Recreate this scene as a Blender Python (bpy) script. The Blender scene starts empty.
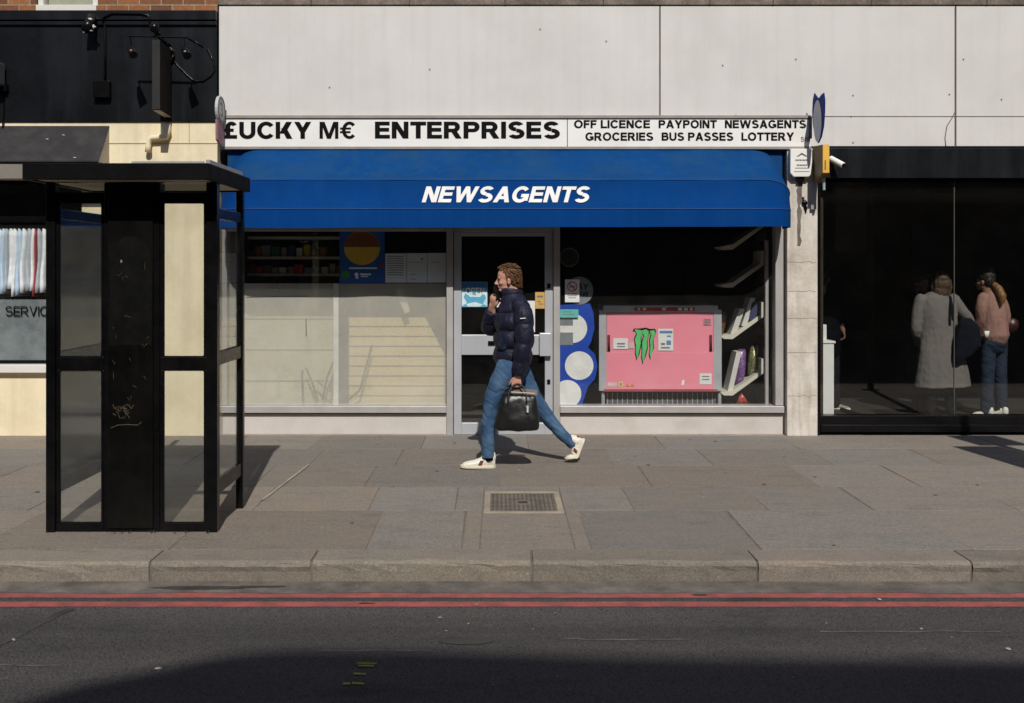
import bpy, bmesh, math, random
from mathutils import Vector, Matrix, noise
random.seed(7)
R = math.radians
S = bpy.context.scene
COL = S.collection
# ---------------------------------------------------------------- camera, sky, sun, exposure
CAM_Z = 1.7
FPX = 1024 * 35.0 / 36.0          # focal length in pixels of the 1024 wide picture
VX, VY = 500.0, 270.0             # where the camera's axis meets the picture
cd = bpy.data.cameras.new('camera'); cam = bpy.data.objects.new('camera', cd); COL.objects.link(cam)
cam.location = (0, 0, CAM_Z); cam.rotation_euler = (R(90), 0, 0)
cd.lens = 35; cd.sensor_width = 36; cd.sensor_fit = 'HORIZONTAL'
cd.shift_x = (512 - VX) / 1024; cd.shift_y = -(351.5 - VY) / 1024
cd.clip_start = 0.05; cd.clip_end = 2000
cd.dof.use_dof = True; cd.dof.focus_distance = 8.7; cd.dof.aperture_fstop = 4.0
S.camera = cam
SUN_DIR = Vector((0.13, -1.0, 0.965)).normalized()      # towards the sun
EL = math.asin(SUN_DIR.z)
w = bpy.data.worlds.new('World'); S.world = w; w.use_nodes = True
nt = w.node_tree; nt.nodes.clear()
sky = nt.nodes.new('ShaderNodeTexSky'); sky.sky_type = 'NISHITA'; sky.sun_disc = False
sky.sun_elevation = EL; sky.sun_rotation = math.atan2(SUN_DIR.x, SUN_DIR.y)
sky.air_density = 1.2; sky.dust_density = 1.0; sky.ozone_density = 3.0
bg = nt.nodes.new('ShaderNodeBackground'); bg.inputs['Strength'].default_value = 0.066
wo = nt.nodes.new('ShaderNodeOutputWorld')
nt.links.new(sky.outputs[0], bg.inputs[0]); nt.links.new(bg.outputs[0], wo.inputs[0])
sl = bpy.data.lights.new('sun', 'SUN'); sl.energy = 3.6; sl.angle = R(0.5); sl.color = (1.0, 0.955, 0.885)
sun = bpy.data.objects.new('sun', sl); COL.objects.link(sun); sun.location = (3, -20, 22)
sun.rotation_euler = SUN_DIR.to_track_quat('Z', 'Y').to_euler()
S.view_settings.view_transform = 'Standard'; S.view_settings.look = 'None'
S.view_settings.exposure = 0.05; S.view_settings.gamma = 1.0
S.render.resolution_x = 1024; S.render.resolution_y = 703
try:
    S.cycles.max_bounces = 10; S.cycles.transparent_max_bounces = 24; S.cycles.caustics_reflective = False
except Exception:
    pass

FAC = 10.25                        # distance of the shop fronts
def at(px, py, D):                 # the point that shows at this pixel of the photograph when it stands D metres off
    return Vector(((px - VX) * D / FPX, D, CAM_Z - (py - VY) * D / FPX))
def X(px, D=FAC): return (px - VX) * D / FPX
def Z(py, D=FAC): return CAM_Z - (py - VY) * D / FPX

# ---------------------------------------------------------------- mesh helpers
class MB:
    def __init__(s): s.v = []; s.f = []; s.c = []
    def add(s, vs, fs, col=None):
        o = len(s.v); s.v += [tuple(p) for p in vs]
        for f in fs: s.f.append(tuple(i + o for i in f)); s.c.append(col)
        return s
    def box(s, x0, x1, y0, y1, z0, z1, col=None):
        if x0 > x1: x0, x1 = x1, x0
        if y0 > y1: y0, y1 = y1, y0
        if z0 > z1: z0, z1 = z1, z0
        vs = [(x0,y0,z0),(x1,y0,z0),(x1,y1,z0),(x0,y1,z0),(x0,y0,z1),(x1,y0,z1),(x1,y1,z1),(x0,y1,z1)]
        return s.add(vs, [(0,3,2,1),(4,5,6,7),(0,1,5,4),(1,2,6,5),(2,3,7,6),(3,0,4,7)], col)
    def pbox(s, px0, px1, py0, py1, D, th, front=0.0, col=None):
        """box whose front face covers these pixels at distance D, th metres thick"""
        return s.box(X(px0, D), X(px1, D), D - front, D + th, Z(py1, D), Z(py0, D), col)
    def prism(s, poly, d, th, plane='xz', col=None):
        """outline (x,z) pushed from y=d to d+th  (or (y,z) from x=d)"""
        n = len(poly)
        a = sum(poly[i][0]*poly[(i+1) % n][1] - poly[(i+1) % n][0]*poly[i][1] for i in range(n))
        if a < 0: poly = poly[::-1]
        if plane == 'xz': vs = [(p[0], d, p[1]) for p in poly] + [(p[0], d+th, p[1]) for p in poly]
        elif plane == 'yz': vs = [(d+th, p[0], p[1]) for p in poly] + [(d, p[0], p[1]) for p in poly]; 
        else: vs = [(p[0], p[1], d+th) for p in poly] + [(p[0], p[1], d) for p in poly]
        fs = [tuple(range(n)), tuple(range(2*n-1, n-1, -1))]
        fs += [(i, n+i, n+(i+1) % n, (i+1) % n) for i in range(n)]
        return s.add(vs, fs, col)
    def ring_tube(s, rings, cap=True, col=None):
        n = len(rings[0]); vs = [p for r in rings for p in r]; fs = []
        for k in range(len(rings)-1):
            for i in range(n):
                fs.append((k*n+i, k*n+(i+1) % n, (k+1)*n+(i+1) % n, (k+1)*n+i))
        if cap: fs += [tuple(range(n-1, -1, -1)), tuple((len(rings)-1)*n+i for i in range(n))]
        return s.add(vs, fs, col)
    def tube(s, pts, rad, n=10, ref=Vector((0,1,0)), col=None, rnd=False, caps=(1, 1)):
        """tube along points; a radius is a number or (in-plane, along ref)"""
        pts = [Vector(p) for p in pts]
        if not isinstance(rad, (list, tuple)): rad = [rad]*len(pts)
        rings = []
        for i, p in enumerate(pts):
            t = (pts[min(i+1, len(pts)-1)] - pts[max(i-1, 0)]).normalized()
            r = Vector(ref)
            if abs(t.dot(r)) > .95: r = Vector((1,0,0)) if abs(t.x) < .9 else Vector((0,0,1))
            v = (r - t*t.dot(r)).normalized(); u = v.cross(t)
            q = rad[i]; a, b = q if isinstance(q, (tuple, list)) else (q, q)
            rings.append([p + u*math.cos(2*math.pi*k/n)*a + v*math.sin(2*math.pi*k/n)*b for k in range(n)])
        if rnd:
            def endring(ring, c, d, e): return [c + (q-c)*e + d for q in ring]
            t0 = (pts[0]-pts[1]).normalized(); t1 = (pts[-1]-pts[-2]).normalized()
            a0 = rad[0] if not isinstance(rad[0], (tuple, list)) else min(rad[0]); a1 = rad[-1] if not isinstance(rad[-1], (tuple, list)) else min(rad[-1])
            rings = [endring(rings[0], pts[0], t0*a0*.95*caps[0], .35), endring(rings[0], pts[0], t0*a0*.7*caps[0], .72)] + rings + \
                    [endring(rings[-1], pts[-1], t1*a1*.7*caps[1], .72), endring(rings[-1], pts[-1], t1*a1*.95*caps[1], .35)]
        return s.ring_tube(rings, True, col)
    def cyl(s, p0, p1, r0, r1=None, n=16, col=None): return s.tube([p0, p1], [r0, r0 if r1 is None else r1], n, col=col)
    def ell(s, c, r, rot=None, nu=18, nv=12, col=None):
        c = Vector(c); vs = []; fs = []
        for j in range(1, nv):
            t = math.pi*j/nv
            for i in range(nu):
                a = 2*math.pi*i/nu
                p = Vector((r[0]*math.sin(t)*math.cos(a), r[1]*math.sin(t)*math.sin(a), r[2]*math.cos(t)))
                if rot: p = rot @ p
                vs.append(c+p)
        top = Vector((0,0,r[2])); bot = Vector((0,0,-r[2]))
        if rot: top = rot @ top; bot = rot @ bot
        vs += [c+top, c+bot]; T = len(vs)-2
        for i in range(nu):
            fs.append((T, i, (i+1) % nu)); fs.append((T+1, (nv-2)*nu+(i+1) % nu, (nv-2)*nu+i))
        for j in range(nv-2):
            for i in range(nu):
                fs.append((j*nu+i, (j+1)*nu+i, (j+1)*nu+(i+1) % nu, j*nu+(i+1) % nu))
        return s.add(vs, fs, col)
    def xf(s, M):
        s.v = [tuple(M @ Vector(p)) for p in s.v]; return s
    def join(s, o): return s.add(o.v, o.f)
    def mesh(s, name):
        me = bpy.data.meshes.new(name); me.from_pydata(s.v, [], s.f); me.update()
        if any(c is not None for c in s.c):
            ca = me.color_attributes.new('tint', 'FLOAT_COLOR', 'CORNER')
            i = 0
            for f, c in zip(s.f, s.c):
                c = c or (1, 1, 1)
                for _ in f: ca.data[i].color = (c[0], c[1], c[2], 1); i += 1
        return me

def loc_of(o): return o.location.copy()
def link(name, me, mat, parent=None, smooth=False, bevel=0.0, seg=2):
    o = bpy.data.objects.new(name, me); COL.objects.link(o)
    if mat is not None: me.materials.append(mat)
    if smooth:
        for p in me.polygons: p.use_smooth = True
    if bevel:
        b = o.modifiers.new('bevel', 'BEVEL'); b.width = bevel; b.segments = seg; b.limit_method = 'ANGLE'; b.angle_limit = R(40)
    if parent is not None:
        o.parent = parent
        if parent.parent is None: o.matrix_parent_inverse = Matrix.Translation(-parent.location)
    return o
def part(name, mb, mat, parent, smooth=False, bevel=0.0, label=None):
    o = link(name, mb.mesh(name) if isinstance(mb, MB) else mb, mat, parent, smooth, bevel)
    if label: o['label'] = label
    return o
def thing(name, label, cat, loc=(0,0,0), group=None):
    o = bpy.data.objects.new(name, None); COL.objects.link(o); o.location = loc; o.empty_display_size = .1
    o['label'] = label; o['category'] = cat
    if group: o['group'] = group
    return o
def solo(name, mb, mat, label, cat, group=None, smooth=False, bevel=0.0):
    """a thing that is one mesh; its origin goes to the middle of its base"""
    me = mb.mesh(name) if isinstance(mb, MB) else mb
    xs = [v.co for v in me.vertices]
    c = Vector(((min(p.x for p in xs)+max(p.x for p in xs))/2, (min(p.y for p in xs)+max(p.y for p in xs))/2, min(p.z for p in xs)))
    me.transform(Matrix.Translation(-c))
    o = link(name, me, mat, None, smooth, bevel); o.location = c; o['label'] = label; o['category'] = cat
    if group: o['group'] = group
    return o
def struct(name, mb, mat, parent=None, smooth=False, bevel=0.0):
    o = part(name, mb, mat, parent, smooth, bevel)
    if parent is None: o['kind'] = 'structure'
    return o

def remesh(mb, voxel, smooth=3, disp=None, fac=.5):
    """melt overlapping closed shapes into one continuous skin"""
    me = mb.mesh('tmp'); o = bpy.data.objects.new('tmp', me); COL.objects.link(o)
    m = o.modifiers.new('r', 'REMESH'); m.mode = 'VOXEL'; m.voxel_size = voxel
    if smooth:
        q = o.modifiers.new('s', 'SMOOTH'); q.factor = fac; q.iterations = smooth
    dg = bpy.context.evaluated_depsgraph_get(); dg.update()
    out = bpy.data.meshes.new_from_object(o.evaluated_get(dg))
    bpy.data.objects.remove(o); bpy.data.meshes.remove(me)
    if disp:
        ns = [v.normal.copy() for v in out.vertices]
        for v, n in zip(out.vertices, ns): v.co += n*disp(v.co, n)
    for p in out.polygons: p.use_smooth = True
    return out
def to_mb(me):
    m = MB(); m.add([v.co.copy() for v in me.vertices], [tuple(p.vertices) for p in me.polygons]); return m

def glyph(ch, T):
    """strokes (lists of faces' outlines) of one bold block capital, 700 high, stem width T; returns strokes, width"""
    H = T*.87; out = []
    def bar(x0, y0, x1, y1): out.append([[(x0, y0), (x1, y0), (x1, y1), (x0, y1)]])
    def leg(xb, xt, yb=0, yt=700, w=None):
        w = w or T*1.08; out.append([[(xb, yb), (xb+w, yb), (xt+w, yt), (xt, yt)]])
    def arc(cx, cy, rx, ry, a0, a1, tx=None, ty=None):
        tx = tx or T; ty = ty or H; n = max(5, int(abs(a1-a0)/12)); q = []
        P = lambda a, k: (cx+(rx-tx*k)*math.cos(R(a)), cy+(ry-ty*k)*math.sin(R(a)))
        for s in range(n):
            u, v = a0+(a1-a0)*s/n, a0+(a1-a0)*(s+1)/n; q.append([P(u, 0), P(v, 0), P(v, 1), P(u, 1)])
        out.append(q)
    W = 600
    if ch == 'A': W = 660; w = T*1.1; c = 330-w/2; leg(0, c, w=w); leg(W-w, c, w=w); bar(150, 140, W-150, 140+H*.9)
    elif ch == 'B': bar(0, 0, T, 700); W = 590; [bar(T, y, 340, y+H) for y in (0, 300, 700-H)]; arc(340, 500+H*.0, 215, 200, -90, 90); arc(350, (300+H)/2, 240, (300+H)/2, -90, 90)
    elif ch == 'C': W = 640; arc(345, 350, 345, 362, 38, 322)
    elif ch == 'G': W = 680; arc(345, 350, 345, 362, 40, 325); bar(W-T*.95, 70, W, 370); bar(370, 370-H, W-T*.95, 370)
    elif ch == 'O': W = 710; arc(355, 350, 355, 362, 0, 360)
    elif ch == 'E': W = 530; bar(0, 0, T, 700); bar(T, 0, W, H); bar(T, 290, W-30, 290+H); bar(T, 700-H, W-10, 700)
    elif ch == 'F': W = 490; bar(0, 0, T, 700); bar(T, 285, W-40, 285+H); bar(T, 700-H, W, 700)
    elif ch == 'I': W = T; bar(0, 0, T, 700)
    elif ch == 'K': W = 640; bar(0, 0, T, 700); leg(T*.8, W-T*1.35-15, 215, 700, T*1.3); leg(W-T*1.3, 205, 0, 430, T*1.25)
    elif ch == 'L': W = 510; bar(0, 0, T, 700); bar(T, 0, W, H)
    elif ch == 'M': W = 720; bar(0, 0, T*.93, 700); bar(W-T*.93, 0, W, 700); w = T*1.05; leg(360-w/2, T*.35, w=w); leg(360-w/2, W-T*.35-w, w=w)
    elif ch == 'N': W = 590; bar(0, 0, T*.97, 700); bar(W-T*.97, 0, W, 700); w = T*1.12; leg(W-w-4, 4, w=w)
    elif ch in 'PR':
        W = 570 if ch == 'P' else 630; bar(0, 0, T, 700); bar(T, 700-H, 350, 700); bar(T, 265, 350, 265+H*.95); arc(350, 482, 218, 218, -90, 90)
        if ch == 'R': leg(W-T*1.2, 250, 0, 300, T*1.2)
    elif ch == 'S': W = 590; arc(292, 700-203+12, 272, 203, 25, 270); arc(298, 212-12, 292, 212, 90, -155); 
    elif ch == 'T': W = 560; bar(0, 700-H, W, 700); bar(W/2-T/2, 0, W/2+T/2, 700-H)
    elif ch == 'U': W = 610; bar(0, 270, T, 700); bar(W-T, 270, W, 700); arc(305, 270, 305, 282, 180, 360)
    elif ch == 'V': W = 640; w = T*1.1; leg(320-w/2, 0, w=w); leg(320-w/2, W-w, w=w)
    elif ch == 'W': W = 940; w = T*1.0; leg(175, 0, w=w); leg(175, 470-w/2, w=w); leg(W-175-w, 470-w/2, w=w); leg(W-175-w, W-w, w=w)
    elif ch == 'Y': W = 640; bar(320-T/2, 0, 320+T/2, 300); w = T*1.15; leg(320-w/2, 0, 280, 700, w); leg(320-w/2, W-w, 280, 700, w)
    elif ch == '£': W = 580; bar(20, 0, 560, H); bar(20, 290, 430, 290+H*.85); bar(130, H, 130+T, 500); arc(345, 500, 215, 212, 180, 25)
    elif ch == '€': W = 580; arc(360, 350, 285, 362, 42, 318); bar(0, 385, 420, 385+H*.65); bar(0, 235, 400, 235+H*.65)
    elif ch == '1': W = 330; bar(150, 0, 150+T, 700); leg(0, 150, 480, 640, T)
    elif ch == '3': W = 540; arc(260, 520, 240, 190, 155, -90); arc(262, 185, 262, 197, 90, -155)
    elif ch == '5': W = 540; bar(70, 700-H, 500, 700); bar(50, 360, 50+T, 700-H); arc(270, 225, 265, 237, 135, -155)
    elif ch == '9': W = 540; arc(265, 470, 265, 240, 0, 360); arc(265, 270, 265, 280, -150, 10)
    return out, W
def text_mesh(body, x0, x1, z0, z1, y, bold=1.0, shear=0.0, th=0.003, surf=None):
    """block capitals fitted into x0..x1, z0..z1, facing the street at depth y"""
    pen = 0; strokes = []
    for ch in body:
        if ch == ' ': pen += 260; continue
        st, W = glyph(ch, 150*bold)
        strokes += [[[(p[0]+pen+p[1]*shear, p[1]) for p in f] for f in s] for s in st]
        pen += W + (62 if ch not in 'LT' else 30)
    pts = [p for s in strokes for f in s for p in f]
    a0, a1 = min(p[0] for p in pts), max(p[0] for p in pts); b0, b1 = min(p[1] for p in pts), max(p[1] for p in pts)
    T_ = lambda p: (x0+(p[0]-a0)/(a1-a0)*(x1-x0), z0+(p[1]-b0)/(b1-b0)*(z1-z0))
    Y = surf if surf else (lambda q: y)
    m = MB()
    for k, s in enumerate(strokes):
        e = th + (k % 4)*.0003; vs = []; ix = {}; fs = []; edges = {}
        for f in s:
            q = [T_(p) for p in f]
            if sum(q[i][0]*q[(i+1) % 4][1]-q[(i+1) % 4][0]*q[i][1] for i in range(4)) < 0: q = q[::-1]
            ids = []
            for p in q:
                key = (round(p[0], 5), round(p[1], 5))
                if key not in ix: ix[key] = len(vs); vs.append(p)
                ids.append(ix[key])
            fs.append(tuple(ids))
            for i in range(4):
                g = (ids[i], ids[(i+1) % 4])
                if (g[1], g[0]) in edges: del edges[(g[1], g[0])]
                else: edges[g] = 1
        n = len(vs)
        fs += [(b_, a_, a_+n, b_+n) for a_, b_ in edges]
        m.add([(px, Y(pz)-e, pz) for px, pz in vs] + [(px, Y(pz)+.0003, pz) for px, pz in vs], fs)
    return m

# ---------------------------------------------------------------- materials
def mat(name, base, rough=.7, metal=0.0, var=.12, scale=6.0, fine=60.0, dirt=None, dirt_amt=.3, dirt_scale=1.5, streak=None,
        bump=.1, bump_scale=80.0, spec=.4, tint=False, coat=0.0, emit=None, sheen=0.0, alpha=None):
    m = bpy.data.materials.new(name); m.use_nodes = True; t = m.node_tree; N = t.nodes; L = t.links; N.clear()
    out = N.new('ShaderNodeOutputMaterial'); b = N.new('ShaderNodeBsdfPrincipled'); L.new(b.outputs[0], out.inputs[0])
    b.inputs['Metallic'].default_value = metal; b.inputs['Specular IOR Level'].default_value = spec
    if coat: b.inputs['Coat Weight'].default_value = coat; b.inputs['Coat Roughness'].default_value = .15
    if sheen: b.inputs['Sheen Weight'].default_value = sheen
    tc = N.new('ShaderNodeTexCoord')
    def nz(sc, det=4, stretch=None, rgh=.55):
        n = N.new('ShaderNodeTexNoise'); n.inputs['Scale'].default_value = sc; n.inputs['Detail'].default_value = det; n.inputs['Roughness'].default_value = rgh
        if stretch:
            mp = N.new('ShaderNodeMapping'); mp.inputs['Scale'].default_value = stretch; L.new(tc.outputs['Object'], mp.inputs[0]); L.new(mp.outputs[0], n.inputs['Vector'])
        else: L.new(tc.outputs['Object'], n.inputs['Vector'])
        return n
    def mixc(fac, a, bb, mode='MIX'):
        x = N.new('ShaderNodeMix'); x.data_type = 'RGBA'; x.blend_type = mode
        for sock, v in ((x.inputs[0], fac), (x.inputs[6], a), (x.inputs[7], bb)):
            if hasattr(v, 'is_output'): L.new(v, sock)
            elif isinstance(v, (int, float)): sock.default_value = v
            else: sock.default_value = (v[0], v[1], v[2], 1)
        return x.outputs[2]
    def ramp(sock, lo, hi):
        r = N.new('ShaderNodeMapRange'); r.inputs[1].default_value = lo; r.inputs[2].default_value = hi; L.new(sock, r.inputs[0]); return r.outputs[0]
    lo = [c*(1-var) for c in base]; hi = [min(1, c*(1+var)) for c in base]
    c1 = mixc(ramp(nz(scale).outputs[0], .3, .7), lo, hi)
    c2 = mixc(ramp(nz(fine, 3).outputs[0], .3, .7), [1-var*.5]*3, [1+var*.5]*3)
    col = mixc(1.0, c1, c2, 'MULTIPLY')
    if tint:
        a = N.new('ShaderNodeVertexColor'); a.layer_name = 'tint'; col = mixc(1.0, col, a.outputs[0], 'MULTIPLY')
    if dirt:
        q = N.new('ShaderNodeMath'); q.operation = 'MULTIPLY'; q.inputs[1].default_value = dirt_amt
        L.new(ramp(nz(dirt_scale, 8, rgh=.65).outputs[0], .45, .75), q.inputs[0]); col = mixc(q.outputs[0], col, dirt)
    if streak:
        sc, amt, sx, sz = streak[1], streak[2], streak[3], streak[4]
        q = N.new('ShaderNodeMath'); q.operation = 'MULTIPLY'; q.inputs[1].default_value = amt
        L.new(ramp(nz(sc, 6, (sx, sx, sz), .6).outputs[0], .48, .78), q.inputs[0]); col = mixc(q.outputs[0], col, streak[0])
    L.new(col, b.inputs['Base Color'])
    rr = N.new('ShaderNodeMapRange'); rr.inputs[3].default_value = max(0.02, rough-.1); rr.inputs[4].default_value = min(1, rough+.1)
    L.new(nz(scale*1.7).outputs[0], rr.inputs[0]); L.new(rr.outputs[0], b.inputs['Roughness'])
    if bump:
        bp = N.new('ShaderNodeBump'); bp.inputs['Strength'].default_value = bump; bp.inputs['Distance'].default_value = .01
        L.new(nz(bump_scale, 6).outputs[0], bp.inputs['Height']); L.new(bp.outputs[0], b.inputs['Normal'])
    if emit:
        b.inputs['Emission Color'].default_value = (*emit[:3], 1); b.inputs['Emission Strength'].default_value = emit[3]
    return m

def glass(name, tint=(.92, .95, .93), dirt=.04, dirt_col=(.5, .48, .44), rough=.0, f0=.04, gloss=1.0, dscale=3.0, dvar=.7):
    m = bpy.data.materials.new(name); m.use_nodes = True; t = m.node_tree; N = t.nodes; L = t.links; N.clear()
    out = N.new('ShaderNodeOutputMaterial'); lw = N.new('ShaderNodeLayerWeight')
    pw = N.new('ShaderNodeMath'); pw.operation = 'POWER'; pw.inputs[1].default_value = 5.0; L.new(lw.outputs['Facing'], pw.inputs[0])
    fr = N.new('ShaderNodeMapRange'); fr.inputs[3].default_value = f0; fr.inputs[4].default_value = 1.0; L.new(pw.outputs[0], fr.inputs[0])
    tr = N.new('ShaderNodeBsdfTransparent'); tr.inputs[0].default_value = (*tint, 1)
    gl = N.new('ShaderNodeBsdfGlossy'); gl.inputs['Roughness'].default_value = rough; gl.inputs[0].default_value = (gloss, gloss, gloss, 1)
    mx = N.new('ShaderNodeMixShader'); L.new(fr.outputs[0], mx.inputs[0]); L.new(tr.outputs[0], mx.inputs[1]); L.new(gl.outputs[0], mx.inputs[2])
    df = N.new('ShaderNodeBsdfDiffuse'); df.inputs[0].default_value = (*dirt_col, 1)
    tc = N.new('ShaderNodeTexCoord'); nz = N.new('ShaderNodeTexNoise'); nz.inputs['Scale'].default_value = dscale; nz.inputs['Detail'].default_value = 8
    nz.inputs['Roughness'].default_value = .65
    L.new(tc.outputs['Object'], nz.inputs['Vector'])
    mr = N.new('ShaderNodeMapRange'); mr.inputs[1].default_value = .3; mr.inputs[2].default_value = .8; mr.inputs[3].default_value = dirt*(1-dvar); mr.inputs[4].default_value = dirt*(1+dvar)
    L.new(nz.outputs[0], mr.inputs[0])
    m2 = N.new('ShaderNodeMixShader'); L.new(mr.outputs[0], m2.inputs[0]); L.new(mx.outputs[0], m2.inputs[1]); L.new(df.outputs[0], m2.inputs[2])
    L.new(m2.outputs[0], out.inputs[0])
    return m

def brick_mat(name, c1, c2, mortar, sx=1.0):
    m = bpy.data.materials.new(name); m.use_nodes = True; t = m.node_tree; N = t.nodes; L = t.links
    b = N['Principled BSDF']; b.inputs['Roughness'].default_value = .85
    tc = N.new('ShaderNodeTexCoord'); sp = N.new('ShaderNodeSeparateXYZ'); L.new(tc.outputs['Object'], sp.inputs[0])
    cb = N.new('ShaderNodeCombineXYZ'); ad = N.new('ShaderNodeMath'); ad.operation = 'ADD'
    L.new(sp.outputs[0], ad.inputs[0]); L.new(sp.outputs[1], ad.inputs[1]); L.new(ad.outputs[0], cb.inputs[0]); L.new(sp.outputs[2], cb.inputs[1])
    br = N.new('ShaderNodeTexBrick'); L.new(cb.outputs[0], br.inputs[0])
    br.inputs['Scale'].default_value = 1; br.inputs['Brick Width'].default_value = .225; br.inputs['Row Height'].default_value = .075
    br.inputs['Mortar Size'].default_value = .006; br.inputs['Mortar Smooth'].default_value = .2; br.inputs['Bias'].default_value = -.1
    br.inputs['Color1'].default_value = (*c1, 1); br.inputs['Color2'].default_value = (*c2, 1); br.inputs['Mortar'].default_value = (*mortar, 1)
    nz = N.new('ShaderNodeTexNoise'); nz.inputs['Scale'].default_value = 25; nz.inputs['Detail'].default_value = 6; L.new(tc.outputs['Object'], nz.inputs[0])
    mr = N.new('ShaderNodeMapRange'); mr.inputs[3].default_value = .55; mr.inputs[4].default_value = 1.35; L.new(nz.outputs[0], mr.inputs[0])
    mx = N.new('ShaderNodeMix'); mx.data_type = 'RGBA'; mx.blend_type = 'MULTIPLY'; mx.inputs[0].default_value = 1
    L.new(br.outputs[0], mx.inputs[6]); L.new(mr.outputs[0], mx.inputs[7]); L.new(mx.outputs[2], b.inputs['Base Color'])
    bp = N.new('ShaderNodeBump'); bp.inputs['Strength'].default_value = .5; bp.inputs['Distance'].default_value = .01; bp.invert = True
    L.new(br.outputs[1], bp.inputs['Height']); L.new(bp.outputs[0], b.inputs['Normal'])
    return m

def asphalt_mat():
    m = bpy.data.materials.new('asphalt'); m.use_nodes = True; t = m.node_tree; N = t.nodes; L = t.links
    b = N['Principled BSDF']; tc = N.new('ShaderNodeTexCoord')
    def nz(sc, det=6, st=None):
        n = N.new('ShaderNodeTexNoise'); n.inputs['Scale'].default_value = sc; n.inputs['Detail'].default_value = det; n.inputs['Roughness'].default_value = .62
        if st:
            mp = N.new('ShaderNodeMapping'); mp.inputs['Scale'].default_value = st; L.new(tc.outputs['Object'], mp.inputs[0]); L.new(mp.outputs[0], n.inputs[0])
        else: L.new(tc.outputs['Object'], n.inputs[0])
        return n.outputs[0]
    def ramp(s, stops):
        r = N.new('ShaderNodeValToRGB'); L.new(s, r.inputs[0]); e = r.color_ramp.elements
        while len(e) < len(stops): e.new(.5)
        for k, (p, c) in zip(e, stops): k.position = p; k.color = (*c, 1)
        return r.outputs[0]
    def mul(a, bb, f=1.0, mode='MULTIPLY'):
        x = N.new('ShaderNodeMix'); x.data_type = 'RGBA'; x.blend_type = mode; x.inputs[0].default_value = f; L.new(a, x.inputs[6]); L.new(bb, x.inputs[7]); return x.outputs[2]
    base = ramp(nz(1.1, 8, (.35, 1.6, 1)), [(.3, (.059, .055, .055)), (.7, (.087, .081, .079))])
    vo = N.new('ShaderNodeTexVoronoi'); vo.inputs['Scale'].default_value = 110; L.new(tc.outputs['Object'], vo.inputs[0])
    grit = ramp(vo.outputs['Distance'], [(.0, (1.75, 1.7, 1.62)), (.35, (1.0, 1.0, 1.0)), (.8, (.45, .45, .47))])
    c = mul(base, grit)
    sp = ramp(nz(330, 2), [(.62, (0, 0, 0)), (.74, (.2, .19, .18))]); c = mul(c, sp, .8, 'ADD')
    pale = ramp(nz(55, 3), [(.68, (0, 0, 0)), (.76, (.15, .14, .13))]); c = mul(c, pale, .9, 'ADD')
    band = ramp(nz(.9, 6, (.12, 2.6, 1)), [(.32, (.78, .78, .79)), (.68, (1.2, 1.18, 1.15))]); c = mul(c, band)
    stain = ramp(nz(1.8, 5, (.6, 1.5, 1)), [(.28, (.55, .55, .57)), (.42, (1, 1, 1))]); c = mul(c, stain)
    L.new(c, b.inputs['Base Color']); b.inputs['Roughness'].default_value = .82; b.inputs['Specular IOR Level'].default_value = .3
    bp = N.new('ShaderNodeBump'); bp.inputs['Strength'].default_value = .55; bp.inputs['Distance'].default_value = .006
    L.new(vo.outputs['Distance'], bp.inputs['Height']); L.new(bp.outputs[0], b.inputs['Normal'])
    return m

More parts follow.
